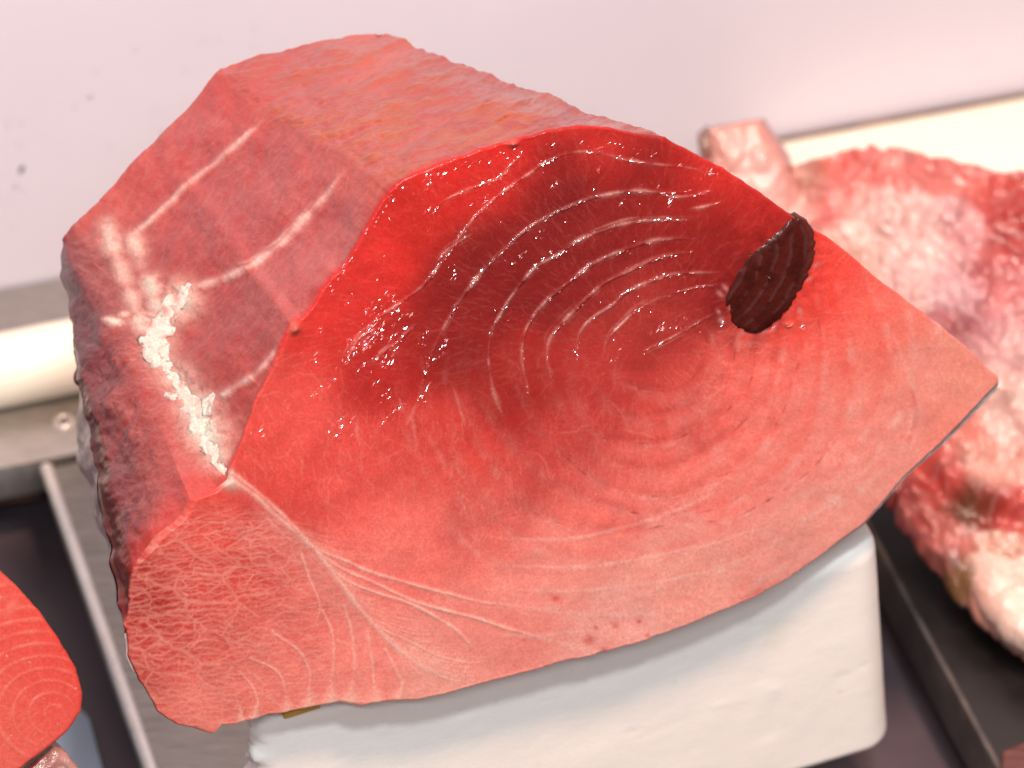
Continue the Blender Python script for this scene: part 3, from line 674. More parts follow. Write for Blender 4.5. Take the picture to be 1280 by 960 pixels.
# thin red oval near the knot, blood dots low on the face
blood = np.zeros((GH, GW))
for x, y, r in [(695,748,5),(737,800,6),(745,785,3),(770,783,4),(800,778,3),(755,812,3),(810,795,3),(655,800,2)]: blob(blood, x, y, r * 1.2, r, 0.7)
blob(blood, 745, 440, 10, 10, 0.5); blob(blood, 640, 527, 8, 10, 0.5); blob(blood, 308, 632, 16, 8, 0.5, 0.5)
stroke(blood, [(905,760),(960,735),(1000,712),(1030,690)], 5, 0.45, (0.2, 0.3), 0.5, 4)
stroke(dk, [(1128,470),(1143,500),(1143,530),(1132,560)], 3, 0.55, (0.3, 0.3)); stroke(arc, [(1110,400),(1125,440),(1148,500),(1150,530),(1135,570),(1118,600)], 3, 0.4, (0.2, 0.2))
stroke(arc, [(1105,425),(1150,450),(1190,480)], 10, 0.12, (0.3, 0.3))
# scallops of white fat along the bottom edge
scal = np.zeros((GH, GW))
for x, y, s in [(323,890,7),(357,884,8),(387,874,9),(415,868,10),(442,866,11),(468,868,10),(505,868,6),(300,898,5)]:
    sk_ = random.gauss(0, .25)
    for k in range(20): blob(scal, x - sk_ * k + random.gauss(0, .4), y - 15 + k * 1.35, 1.2 + s * (k / 20) ** 1.3 * 1.1, 3.5, 0.25 + 0.7 * k / 20)
# white knot at the corner
knot = np.zeros((GH, GW))
stroke(knot, [(262,560),(275,585),(287,600),(300,605)], 9, 0.95, (0, 0.3)); blob(knot, 283, 601, 16, 9, 1.0, 0.4)

fc = fcol.copy()
hal = np.zeros((GH, GW)); blob(hal, 955, 350, 60, 84, 1.0, 0.55); blob(hal, 925, 395, 44, 30, 0.8); fc = mixc(fc, hal * fbm(XX / 9, YY / 9, 201, 3) * 1.5, (112, 16, 16))
pf = np.zeros((GH, GW))
for x, y in [(908,365),(912,385),(905,400),(925,418),(940,422),(960,418),(975,408),(998,392),(1012,345),(1020,330),(900,372),(893,392)]: blob(pf, x + random.gauss(0, 3), y + random.gauss(0, 3), random.uniform(2, 6), random.uniform(2, 4), 0.7, random.random() * 3)
fc = mixc(fc, pf, (214, 140, 140))
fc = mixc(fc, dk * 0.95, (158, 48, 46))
fc = mixc(fc, hair * 0.85 * (0.3 + 0.7 * sstep(0.02, 0.10, fcol[..., 1])), (248, 160, 144))
fc = mixc(fc, arc * 0.72, (252, 196, 186))
fc = mixc(fc, net * 0.72, (250, 172, 156))
fc = mixc(fc, milk * 0.8, (228, 146, 138))
fc = mixc(fc, fan * 0.8, (255, 208, 194))
fc = mixc(fc, blood * 0.8, (186, 24, 30))
fc = mixc(fc, scal * 0.85, (244, 200, 182))
fc = mixc(fc, knot * 0.95, (250, 216, 200))
# gloss map, relief map (metres)
fwet = np.clip(glint * 1.0 + 0.05 + 0.10 * net, 0, 1)
n_f = fbm(XX / 5, YY / 5, 33, 3) - 0.5; n_l = fbm(XX / 60, YY / 60, 35, 3) - 0.5
fh = 0.7 * fac * (0.25 + 0.75 * upper) * (0.75 + 0.5 * fbm(XX / 7, YY / 7, 131, 3)) + drop_m + 0.00008 * net + 0.0005 * fan - 0.0004 * milk + 0.0009 * scal + 0.0014 * knot + 0.00012 * n_f + 0.0022 * n_l + 0.00012 * arc + 0.0005 * glint * (fbm(XX / 3.6, YY / 3.0, 133, 2) - 0.35)
bump_k = np.zeros((GH, GW)); blob(bump_k, 366, 409, 8, 7, 1.0); blob(bump_k, 641, 178, 7, 5, 0.7); blob(bump_k, 985, 405, 5, 3, .3)
fh += 0.003 * bump_k; fc = mixc(fc, bump_k * 0.7, (236, 130, 115))

# ------------------------------------------------------------------ tuna: painted maps (sides)
SC = [(300,110,(214,84,78)),(200,210,(211,92,88)),(110,265,(224,112,102)),(250,180,(205,98,96)),(280,260,(199,95,93)),(350,220,(202,98,96)),(230,330,(198,86,83)),(320,300,(199,99,98)),(420,260,(204,102,100)),(350,370,(197,96,94)),(280,440,(194,86,82)),(380,330,(204,106,104)),(310,500,(208,93,88)),(400,100,(208,96,90)),(470,60,(224,120,106)),(550,110,(199,86,78)),(500,150,(199,88,75)),(600,150,(194,82,66)),(480,200,(204,92,70)),(700,150,(184,62,54)),(800,170,(204,58,50)),(420,150,(204,94,88)),
      (150,330,(204,108,104)),(110,320,(160,84,88)),(88,400,(132,66,76)),(160,420,(184,84,82)),(108,480,(134,72,77)),(200,500,(197,84,80)),(150,560,(150,64,65)),(230,570,(204,94,88)),(190,640,(172,72,72)),(260,610,(210,78,72)),(128,600,(128,66,64)),(160,690,(138,62,60)),(90,340,(128,66,74)),(100,440,(118,60,72)),(210,450,(196,90,86)),(120,540,(140,72,72))]
scol = rbf(SC, 32, 14, 8)  # side tones carry some of the film's milky sheen in their colour
scol[..., 1:] *= 0.8
ns = fbm(XX / 18, YY / 18, 51, 4); scol *= (1 + (ns - 0.5) * 0.14)[..., None]
topm = blur(((YY < np.interp(XX, [275, 330, 435, 490, 560, 640, 720, 840], [85, 140, 190, 232, 197, 177, 158, 172])) & (XX > 270)).astype(float), 5)
orange = np.zeros((GH, GW))
st = fbm((XX * 0.94 + YY * -0.34) / 46, (XX * 0.34 + YY * 0.94) / 11, 64, 4)
orange += topm * sstep(0.46, 0.60, st) * (0.45 + 0.65 * sstep(70, 190, YY))
flecks = np.zeros((GH, GW))
for _ in range(520):
    x, y = random.uniform(120, 480), random.uniform(130, 560); s = random.uniform(1.0, 3.2)
    blob(flecks, x, y, s * random.uniform(1.5, 4), s, random.uniform(0.2, 0.6), math.radians(random.gauss(-58, 12)))
film = np.zeros((GH, GW))                                            # pale fibre lines on the bone side
for _ in range(1500):
    x, y = random.uniform(110, 490), random.uniform(120, 600); th = math.radians(random.gauss(112, 12)); L = random.uniform(12, 50)
    stroke(film, [(x, y), (x + L / 2 * math.cos(th), y + L / 2 * math.sin(th)), (x + L * math.cos(th + 0.2), y + L * math.sin(th + 0.2))], 1.2, random.uniform(0.1, 0.4), (0.3, 0.3), 0, 0, 8)
for _ in range(900):
    t = random.random() ** 0.8; k_ = random.random(); x0_ = 135 + 150 * t; y0_ = 290 + 305 * t; x = x0_ + (78 + 88 * t - x0_) * k_; y = y0_ + (330 + 375 * t - y0_) * k_
    th = math.radians(random.gauss(150, 22)); L = random.uniform(10, 34)
    stroke(film, [(x, y), (x + L / 2 * math.cos(th), y + L / 2 * math.sin(th)), (x + L * math.cos(th + .3), y + L * math.sin(th + .3))], 1.3, random.uniform(0.15, 0.6) * (1.1 - 0.6 * k_), (0.2, 0.3), 0, 0, 7)
for _ in range(260):                                                  # white shreds beside the cartilage
    t = random.random(); x = 190 + 95 * t + random.gauss(-4, 9); y = 440 + 155 * t + random.gauss(0, 6); th = math.radians(random.gauss(160, 35)); L = random.uniform(6, 22)
    stroke(film, [(x, y), (x + L * math.cos(th), y + L * math.sin(th))], 1.6, random.uniform(0.4, 1.0), (0.1, 0.5), 0, 0, 6)
milkt = topm * sstep(0.5, 0.32, st) * 0.4  # milky film patches on top, partly its sheen painted in
lines = np.zeros((GH, GW)); lh = np.zeros((GH, GW))
for i, (a, wd, v) in enumerate([([(332,146),(305,172),(270,200),(235,225),(205,255),(180,280),(165,292)], 4.4, 1.0), ([(432,212),(400,250),(365,285),(330,315),(290,340),(258,352),(235,360)], 5.0, 1.0), ([(362,412),(345,440),(318,468),(295,482),(275,497)], 4.6, 1.0),
                              ([(395,245),(370,275),(330,308),(290,332)], 2.5, 0.5)]):
    stroke(lines, a, wd, v, (0.2, 0.05), 0.35, i + 3); stroke(lh, a, wd * 1.4, 1.0, (0.2, 0.05), 0.1, i)
ridge = np.zeros((GH, GW)); stroke(ridge, [(275,86),(330,142),(435,190),(486,238)], 5, 0.4, (0, 0.2))
stroke(ridge, [(275,86),(370,50),(468,40)], 4, 0.6); stroke(ridge, [(275,86),(190,180),(98,262)], 4, 0.4)
white = np.zeros((GH, GW))
for a, wd in (([(128,270),(140,300),(150,330),(165,365),(172,395),(190,420)], 10), ([(163,292),(170,310),(178,340),(190,360),(196,385)], 10), ([(235,362),(215,385),(200,410),(200,440),(215,465),(235,485),(250,515),(262,550),(280,592)], 17), ([(150,395),(175,392),(195,395)], 4), ([(130,400),(160,405),(190,400)], 4), ([(250,495),(258,520),(268,500)], 8)):
    stroke(white, a, wd * 1.35, 0.95, (0.08, 0.0), 0.4, wd + a[0][0])
white *= np.clip(0.15 + 1.7 * fbm(XX / 9, YY / 9, 71, 4), 0, 1)
purple = np.zeros((GH, GW))
for x, y, rx, ry in [(112,435,18,24),(92,355,12,20),(105,395,14,14),(128,500,14,30),(150,590,14,40),(160,650,10,30)]: blob(purple, x, y, rx * 1.3, ry * 1.2, 0.75, 0.3)
streak = np.zeros((GH, GW))
for _ in range(420):
    t = random.random(); x = 110 + 60 * t + abs(random.gauss(0, 20)); y = 470 + 230 * t + random.gauss(0, 18); th = math.radians(random.gauss(118, 16)); L = random.uniform(8, 26)
    stroke(streak, [(x, y), (x + L * math.cos(th), y + L * math.sin(th))], random.uniform(1.2, 3), random.uniform(0.3, 0.9), (0.3, 0.3), 0, 0, 7)
sc = scol.copy()
purple *= np.clip(0.2 + 1.5 * fbm(XX / 14, YY / 14, 207, 3), 0, 1)
sc = mixc(sc, purple, (100, 46, 60)); sc = mixc(sc, streak * 0.85, (120, 20, 22))
sc = mixc(sc, np.clip(orange, 0, 1) * 0.9, (204, 82, 4)); sc = mixc(sc, milkt, (214, 128, 122)); sc = mixc(sc, flecks * 1.1, (205, 50, 30))
sc = mixc(sc, film * 0.5, (236, 166, 158)); sc = mixc(sc, ridge * 0.6, (226, 116, 100)); lm_ = np.clip(lines * 0.9 * (0.5 + 0.9 * fbm(XX / 6, YY / 6, 221, 3)), 0, 1)[..., None]; sc = sc * (1 - lm_) + lin((240, 196, 186)) * 1.35 * lm_; wm = np.clip(white * 0.9, 0, 1)[..., None]; sc = sc * (1 - wm) + lin((248, 214, 198)) * 1.5 * wm
lfm = sstep(70, 20, XX - np.interp(YY, [340, 705], [76, 165])) * (YY > 250)
sh = 0.0065 * lfm * (fbm(XX / 34, YY / 34, 209, 3) - 0.5) + 0.0010 * lh - 0.0008 * np.clip(orange, 0, 1) + 0.0012 * white + 0.0035 * (fbm(XX / 50, YY / 50, 81, 3) - 0.5) + 0.0006 * (fbm(XX / 10, YY / 10, 82, 3) - 0.5) - 0.0006 * streak + 0.0004 * film + 0.0050 * topm * (st - 0.5) + 0.0007 * topm * (fbm((XX * 0.94 + YY * -0.34) / 14, (XX * 0.34 + YY * 0.94) / 5, 164, 3) - 0.5)
swet = np.clip(0.06 + 0.22 * orange + 0.15 * white + 0.12 * streak, 0, 1)

# ------------------------------------------------------------------ tuna: mesh
ts = (np.arange(1, NR + 1) / NR) ** 0.9
odist = np.hypot(ox - CEN[0], oy - CEN[1])
PXM = 0.000356
rr = 0.0012 + 0.0022 * sstep(cum[69] - 5, cum[69] + 25, u) * sstep(cum[77] - 2, cum[77] - 35, u)
FPX = CEN[0] + ts[:, None] * (ox - CEN[0])[None]; FPY = CEN[1] + ts[:, None] * (oy - CEN[1])[None]
FV = onplane(FPX, FPY, P0, NF)
edge = (1 - ts)[:, None] * odist[None] * PXM
rd = np.clip(rr - edge, 0, None); drop = rr - np.sqrt(np.maximum(rr * rr - rd * rd, 0))
fade = sstep(0, 0.002, edge)
FV += NF * (sample(fh, FPX, FPY) * (0.3 + 0.7 * fade) - drop)[..., None]
C0 = onplane(np.array([CEN[0]]), np.array([CEN[1]]), P0, NF)[0] + NF * sample(fh, CEN[:1], CEN[1:])[0]
fr = (np.arange(1, NL + 1) / NL)
start = FV[-1]
sm0 = onplane(ox0, oy0, P0, NF) - NF * rr[:, None]
sm = np.stack([np.convolve(np.concatenate([sm0[-6:, a], sm0[:, a], sm0[:6, a]]), np.ones(13) / 13, 'valid') for a in range(3)], 1)
kA, kB = int(np.searchsorted(u, cum[69])), int(np.searchsorted(u, cum[77])); cw = np.linspace(0, 1, kB - kA)[:, None]
sm[kA:kB] = sm[kA:kB] * 0.55 + 0.45 * (sm[kA] * (1 - cw) + sm[kB] * cw)
LV = sm[None] + fr[:, None, None] * (back - sm)[None] + np.exp(-fr[:, None] * np.where((u > cum[69]) & (u < cum[77]), 6.0, 16.0)[None])[..., None] * (start - sm)[None]
LV[0] = start + (LV[0] - start) * 0.5
# scalloped vertebra imprints on the bone side, gentle sag on top
LPX, LPY = proj(LV)
side_u = u
nn = None
LVf = LV.reshape(-1, 3)
ii = np.arange(NL - 1)[:, None] * NT + np.arange(NT)[None]; jj = np.arange(NL - 1)[:, None] * NT + (np.arange(NT)[None] + 1) % NT
LQ = np.stack([ii, ii + NT, jj + NT, jj], -1).reshape(-1, 4)
nrm = grid_normals(LVf, LQ)
outw = LVf - LVf.mean(0)
if (nrm * outw).sum(1).mean() < 0: nrm = -nrm; LQ = LQ[:, ::-1]
hs = sample(sh, LPX, LPY)
# shallow hollow inside each vertebra strip
is_bone = ((side_u > cum[77]) | (side_u < 1))
wv = np.clip((cum[-1] - side_u) / (cum[-1] - cum[77]), 0, 1)           # 0 at the ridge, 1 at the knot
ph = (fr[:, None] + 0.14 - 0.41 * wv[None]) / 0.42
hol = -0.0026 * (0.5 - 0.5 * np.cos(2 * math.pi * ph)) * (is_bone * np.clip(4 * wv * (1 - wv), 0, 1))[None]
hs = hs + hol
fin = np.clip(fr / 0.02, 0, 1)[:, None]
LV = LV + nrm.reshape(NL, NT, 3) * (hs * fin)[..., None]
# rest on the block: nothing of the underside sinks into it
loc = LV - TL; xl = loc @ tdir; yl = -(loc @ ndir)
ins = (xl > -0.002) & (xl < BLK_W + 0.004) & (yl > 0.002) & (yl < DEPTH)
zmin = ZT + 0.0006
LV[..., 2] = np.where(ins, np.maximum(LV[..., 2], zmin), LV[..., 2])
V = np.vstack([C0[None], FV.reshape(-1, 3), LV.reshape(-1, 3), back.mean(0)[None]])
NF_ = NR * NT
def rq(nr, off):
    i = off + np.arange(nr - 1)[:, None] * NT + np.arange(NT)[None]; j = off + np.arange(nr - 1)[:, None] * NT + (np.arange(NT)[None] + 1) % NT
    return np.stack([i, i + NT, j + NT, j], -1).reshape(-1, 4)
Qall = rq(NR + NL, 1)
k = np.arange(NT); kk = (k + 1) % NT; lastb = 1 + (NR + NL - 1) * NT
Tc = np.stack([np.zeros(NT, int), 1 + k, 1 + kk], 1); Tb = np.stack([lastb + kk, lastb + k, np.full(NT, len(V) - 1)], 1)
f0 = Qall[5000]; fnrm = np.cross(V[f0[2]] - V[f0[0]], V[f0[3]] - V[f0[1]])
if fnrm @ NF < 0: Qall = Qall[:, ::-1]; Tc = Tc[:, ::-1]; Tb = Tb[:, ::-1]
norms = grid_normals(V, Qall); norms[0] = NF
colr = np.vstack([sample(fc, CEN[:1], CEN[1:]), sample(fc, FPX, FPY).reshape(-1, 3), sample(sc, LPX, LPY).reshape(-1, 3), [[.4, .1, .1]]])
# first millimetres of the sides keep the colour of the cut rim
ec = sample(fcol, ox, oy) * 0.95; blw = np.where((u >= cum[69]) & (u < cum[77]), 0.10, 0.03)[None] * (0.3 + 1.4 * fbm(LPX / 16, LPY / 16, 141, 3)); bl = (1 - sstep(0.0, 1.0, fr[:, None] / blw))[..., None]
lc = colr[1 + NF_:-1].reshape(NL, NT, 3); lc[:] = lc * (1 - bl) + ec[None] * bl
und = ((u > cum[28]) & (u < cum[65]))                                 # underside: plain pale flesh below the skin
lc[:, und] = lin((205, 140, 128))
colr[1 + NF_:-1] = lc.reshape(-1, 3)
wetv = np.concatenate([[0.05], sample(fwet, FPX, FPY).ravel(), sample(swet, LPX, LPY).ravel(), [0]])
colr = np.clip(colr, 0.003, 0.95)

tuna = thing('tuna_chunk', 'large cut chunk of red tuna with a dark oval muscle, on the white foam block', 'tuna')
# split the one surface into its parts
nq_f = (NR - 1) * NT
fq = np.arange(len(Qall)); infront = fq < NR * NT
cq = V[Qall].mean(1); pxq, pyq = proj(cq)
isflap = infront & (pyq > 600) & (pxq < np.interp(pyq, trunk[:, 1][1:], trunk[:, 0][1:]))
uq = u[fq % NT]
top_q = ~infront & (uq < cum[18]); belly_q = ~infront & (uq >= cum[69]) & (uq < cum[77]); bone_q = ~infront & (uq >= cum[77]); under_q = ~infront & ~top_q & ~belly_q & ~bone_q
def part(name, mask, m, tris=None):
    q = Qall[mask]; ids = q.ravel()
    if tris is not None: ids = np.concatenate([ids, tris.ravel()])
    un, inv = np.unique(ids, return_inverse=True); nq = len(q)
    qq = inv[:nq * 4].reshape(-1, 4); tt = None if tris is None else inv[nq * 4:].reshape(-1, 3)
    return mesh_np(name, V[un], qq, m, tuna, {'tint': colr[un], 'wet': wetv[un]}, norms[un], tt)
part('cut_face', infront & ~isflap, M_cut, Tc)
part('belly_flap', isflap, M_belly)
part('top_film', top_q, M_top)
part('bone_side', bone_q, M_film)
part('cavity_wall', belly_q, M_film)
part('underside', under_q, M_belly, Tb)

# skin: thin sheet round the underside
sel = np.where((u >= cum[27]) & (u <= cum[65]))[0][::3]
tt_ = (u[sel] - cum[27]) / (cum[69] - cum[27])
thick = np.interp(u[sel], [cum[27], cum[28], cum[30], cum[33], cum[35], cum[37], cum[62], cum[65], cum[68], cum[69]], [0.0003, 0.0034, 0.0028, 0.0016, 0.0008, 0.0002, 0.0002, 0.0008, 0.0012, 0.0004])
full = np.concatenate([FV[-1:], LV[7::4]], 0)[:, sel]
mid_ = (thick < 0.0005)[:, None]; full[0] = np.where(mid_, full[1], full[0])                    # rings x sel
setb = np.interp(u[sel], [cum[27], cum[36], cum[37], cum[63], cum[69]], [0.0, 0.0, 0.03, 0.03, 0.10])
ctr3 = full.mean(1, keepdims=True)
tg = full.copy()
kk5 = np.ones(15) / 15
for a in range(3):
    for q in range(tg.shape[0]): tg[q, :, a] = np.convolve(np.pad(tg[q, :, a], 7, mode='edge'), kk5, 'valid')
tg = np.gradient(tg, axis=1); oo = np.cross(tg, ndir); oo /= np.linalg.norm(oo, axis=-1, keepdims=True) + 1e-12
if (oo * (full - ctr3)).sum() < 0: oo = -oo
outer = full + oo * thick[None, :, None]; inner = full - oo * 0.0005
nrg, ns_ = outer.shape[:2]
lo2 = outer - TL; xl = lo2 @ tdir; yl = -(lo2 @ ndir); ins = (xl > -0.002) & (xl < BLK_W + 0.004) & (yl > 0.002) & (yl < DEPTH)
outer[..., 2] = np.where(ins, np.maximum(outer[..., 2], ZT + 0.0003), outer[..., 2])
W0 = 2
SV = np.vstack([inner[0], outer.reshape(-1, 3)])
rows = 1 + nrg
i = np.arange(rows - 1)[:, None] * ns_ + np.arange(ns_ - 1)[None]
SQ = np.stack([i, i + 1, i + 1 + ns_, i + ns_], -1).reshape(-1, 4)
sk_ = mesh_np('skin', SV, SQ, M_skin, tuna); sk_.data.polygons.foreach_set('use_smooth', np.zeros(len(sk_.data.polygons), bool))

# helper: surface point of the visible sides for a photo pixel
sidepx, sidepy = proj(LV[::2, ::3].reshape(-1, 3)); side3 = LV[::2, ::3].reshape(-1, 3); siden = norms[1 + NF_:-1].reshape(NL, NT, 3)[::2, ::3].reshape(-1, 3)
vis = (siden @ (-FW)) > 0.05; sidepx = sidepx[vis]; sidepy = sidepy[vis]; side3 = side3[vis]; siden = siden[vis]
def surf(px, py):
    k = np.argmin((sidepx - px) ** 2 + (sidepy - py) ** 2); return side3[k], siden[k]
def cartilage(path, rad, seed, name='cartilage'):
    """lumpy flattened cord of white tissue lying on the side of the chunk"""
    c = catmull(path, 3.0); n = len(c); m_ = 26; Vc = []; wet_ = []; colv = []
    rp = np.interp(np.linspace(0, 1, n), np.linspace(0, 1, len(rad)), rad) * PXM
    P = np.array([surf(*q)[0] for q in c]); Nn = np.array([surf(*q)[1] for q in c])
    for a in range(3):
        P[:, a] = np.convolve(np.pad(P[:, a], 2, mode='edge'), np.ones(5) / 5, 'valid'); Nn[:, a] = np.convolve(np.pad(Nn[:, a], 4, mode='edge'), np.ones(9) / 9, 'valid')
    for k in range(n):
        t = P[min(k + 1, n - 1)] - P[max(k - 1, 0)]; t /= np.linalg.norm(t) + 1e-9
        nn_ = Nn[k] / np.linalg.norm(Nn[k]); s = np.cross(t, nn_); s /= np.linalg.norm(s) + 1e-9
        for i in range(m_):
            a = 2 * math.pi * i / m_
            f = 1 + 0.42 * (mnoise.fractal(Vector((k * 0.22 + seed, math.cos(a) * 1.3, math.sin(a) * 1.3)), 1.0, 2.0, 4))
            r = rp[k] * max(f, 0.25); j_ = 1 + 0.40 * mnoise.fractal(Vector((k * 0.16 + seed, 1.6 * math.cos(a), 7.0)), 0.8, 2.0, 4)
            Vc.append(P[k] + s * r * 1.25 * max(j_, 0.3) * math.cos(a) + nn_ * r * 0.13 * math.sin(a) + nn_ * rp[k] * (0.17 * mnoise.fractal(Vector((k * 0.3 + seed, math.cos(a) * 1.8, 3.0)), 0.8, 2.0, 4) - 0.05))
            v_ = mnoise.noise((k * 0.3 + seed, a, 2)); tq = float(sstep(-0.45, 0.35, v_ + 0.4 * math.sin(a))); colv.append(lin((226, 148, 138)) * (1 - tq) + lin((250, 226, 214)) * tq)
    Vc = np.array(Vc); ii_ = np.arange(n - 1)[:, None] * m_ + np.arange(m_)[None]; jj_ = np.arange(n - 1)[:, None] * m_ + (np.arange(m_)[None] + 1) % m_
    Qc = np.stack([ii_, jj_, jj_ + m_, ii_ + m_], -1).reshape(-1, 4)
    Vc = np.vstack([Vc, P[0], P[-1]]); colv += [colv[0], colv[-1]]; e = len(Vc) - 2; k = np.arange(m_); k2 = (k + 1) % m_
    Tt = np.vstack([np.stack([k2, k, np.full(m_, e)], 1), np.stack([(n - 1) * m_ + k, (n - 1) * m_ + k2, np.full(m_, e + 1)], 1)])
    o = mesh_np(name, Vc, Qc, M_white, tuna, {'tint': np.array(colv), 'wet': np.full(len(Vc), 0.12)}, None, Tt); return o
cartilage([(240,354),(226,370),(210,390),(198,410),(192,432),(202,452),(215,470),(228,488),(240,508),(252,535),(266,565),(282,594)], [4, 12, 17, 17, 14, 9, 12, 16, 15, 11, 9, 7], 1.0)
cartilage([(268,490),(260,505),(255,520)], [3, 8, 4], 9.0)
cartilage([(205,492),(220,494),(236,498)], [2, 4, 3], 21.0)

# dark muscle: a proud oval knob at the upper right of the cut
DM = np.array([(1000,268),(1012,276),(1019,292),(1017,318),(1007,348),(988,382),(967,406),(946,415),(922,409),(906,396),(898,380),(903,364),(914,350),(926,334),(942,316),(962,299),(980,282),(991,271)], float)
def dark_muscle():
    nt, nr = 260, 70
    p = np.vstack([DM, DM[:1]]); s = np.concatenate([[0], np.cumsum(np.linalg.norm(np.diff(p, axis=0), axis=1))]); uu = np.linspace(0, s[-1], nt, endpoint=False)
    x = np.interp(uu, s, p[:, 0]); y = np.interp(uu, s, p[:, 1])
    for a in range(2):
        for arr in (x, y): arr[:] = np.convolve(np.concatenate([arr[-4:], arr, arr[:4]]), np.ones(9) / 9, 'valid')
    wob = (fbm(uu / 6, uu * 0, 4, 4) - 0.5) * 11
    c = np.array([958., 345.]); x = c[0] + (x - c[0]) * 1.07 - 3; y = c[1] + (y - c[1]) * 1.02 + 1; an = np.arctan2(y - c[1], x - c[0]); t = (np.arange(1, nr + 1) / nr)
    k9 = t[:, None] ** 9 * wob * 0.8
    X = c[0] + t[:, None] * (x - c[0]) + np.cos(an) * k9; Y = c[1] + t[:, None] * (y - c[1]) + np.sin(an) * k9; x = X[-1]; y = Y[-1]
    tt = t[:, None] * np.ones(nt)[None]
    # grooves follow the right rim (nested crescents)
    dR = np.interp(Y, [268, 292, 318, 348, 382, 415], [1004, 1019, 1017, 1007, 988, 950]) - X
    h = 0.0027 * np.sqrt(np.clip(1 - tt ** 4, 0, 1)) - 0.002 + 0.002 * sstep(70, 0, dR) * (tt < 0.98)
    groove = 0.5 + 0.5 * np.cos(dR * 2 * math.pi / 17 + 2.2 * fbm(X / 25, Y / 25, 3)); h += 0.00012 * groove ** 2 * (1 - tt ** 8)
    h += 0.0005 * (fbm(X / 9, Y / 9, 12, 3) - 0.5)
    rim = sstep(16, 3, dR - 0) * sstep(400, 340, Y) + np.exp(-(((1 - tt) * 50) / 5) ** 2) * sstep(380, 340, Y) * (dR > 20)
    G = onplane(X, Y, P0, NF) + NF * h[..., None]
    skirt = onplane(x[None], y[None], P0, NF) - NF * 0.006
    # the part above the edge of the chunk leans back with it
    Vd = np.vstack([onplane(c[:1], c[1:], P0, NF) + NF * 0.0045, G.reshape(-1, 3), skirt.reshape(-1, 3)])
    cv = np.tile(lin((60, 20, 15)), (len(Vd), 1)); 
    n_ = fbm(X / 12, Y / 12, 44, 3); cc = lin((84, 22, 14)) * (0.5 + 1.0 * n_)[..., None]
    cc = mixc(cc, np.clip(rim, 0, 1) * 0.75, (118, 52, 40)); cc = mixc(cc, (groove ** 6 * 0.14) * (n_ > 0.45), (110, 80, 82))
    cv[1:1 + nr * nt] = cc.reshape(-1, 3)
    wt = np.full(len(Vd), 0.3); wt[1:1 + nr * nt] = np.clip(0.04 + 0.3 * rim * (fbm(X / 4, Y / 4, 7, 2) > 0.5) + 0.35 * groove ** 6 * (n_ > 0.5), 0, 0.9).ravel()
    i = 1 + np.arange(nr)[:, None] * nt + np.arange(nt)[None]; j = 1 + np.arange(nr)[:, None] * nt + (np.arange(nt)[None] + 1) % nt
    Q = np.stack([i, i + nt, j + nt, j], -1).reshape(-1, 4); k = np.arange(nt)
    T = np.stack([np.zeros(nt, int), 1 + k, 1 + (k + 1) % nt], 1)
    f = Q[100]; 
    if np.cross(Vd[f[2]] - Vd[f[0]], Vd[f[3]] - Vd[f[1]]) @ NF < 0: Q = Q[:, ::-1]; T = T[:, ::-1]
    mesh_np('dark_muscle', Vd, Q, M_dark, tuna, {'tint': cv, 'wet': wt}, None, T)
dark_muscle()

# glint flakes on the upper cut: invented scales tilted to mirror the added light
def inside(x, y):
    c = False; n = len(OUT)
    for i in range(n):
        (xa, ya), (xb, yb) = OUT[i], OUT[i - 1]
        if (ya > y) != (yb > y) and x < (xb - xa) * (y - ya) / (yb - ya) + xa: c = not c
    return c
def flakes():
    e1_ = tdir; e2_ = np.cross(NF, e1_); e2_ = e2_ if e2_[2] > 0 else -e2_
    Vf, Qf, cf = [], [], []
    for i, (a, wd_) in enumerate(ARCS):                                # along the seams as well
        c = catmull(a, 3.0)
        for k in range(2, len(c) - 2):
            dd = c[k + 1] - c[k - 1]; up_ = sstep(540, 430, c[k][1])
            if random.random() < 0.95 * up_ and mnoise.noise((c[k][0] * .03, c[k][1] * .03, i * 3.)) > -0.10:
                FLK.append((c[k][0] + random.gauss(0, 1.2), c[k][1] + random.gauss(0, 1.2), random.uniform(2, 7), random.uniform(0.9, 2.0), math.atan2(dd[1], dd[0]) + random.gauss(0, .2)))
    for x, y, L, wd_, a in FLK:
        if not inside(x, y) or mnoise.noise((x * 0.05, y * 0.05, 3.3)) < -0.35 + 0.2 * random.random(): continue
        s_ = random.gauss(0.52, 0.11); g = math.radians(random.gauss(33, 17)); wd_ *= 0.8; L *= 0.85
        h = NF + s_ * (-math.sin(g) * e1_ + math.cos(g) * e2_); h /= np.linalg.norm(h)
        tx = math.cos(a) * e1_ - math.sin(a) * e2_; tx = tx - h * (tx @ h); tx /= np.linalg.norm(tx); ty = np.cross(h, tx)
        c = onplane(np.array([x]), np.array([y]), P0, NF)[0] + NF * (0.00012 + float(sample(fh, np.array([x]), np.array([y]))[0]))
        hl, hw = L * PXM * 0.5, wd_ * PXM * 0.55; b = len(Vf)
        for q in (-1, -0.35, 0.35, 1):
            w_ = hw * (1 - 0.75 * q * q) * random.uniform(0.7, 1.2)
            jit = h * random.gauss(0, 0.00002)
            Vf.append(c + tx * hl * q - ty * w_ + jit); Vf.append(c + tx * hl * q + ty * w_ + jit)
        for q in range(3): Qf.append((b + 2 * q, b + 2 * q + 2, b + 2 * q + 3, b + 2 * q + 1))
        cc_ = sample(fc, np.array([x]), np.array([y]))[0]; cf += [cc_ * 1.1] * 8
    o = mesh_np('glint_flakes', np.array(Vf), np.array(Qf), M_flake, tuna, {'tint': np.array(cf), 'wet': np.zeros(len(Vf))}); o['kind'] = 'stuff'
flakes()

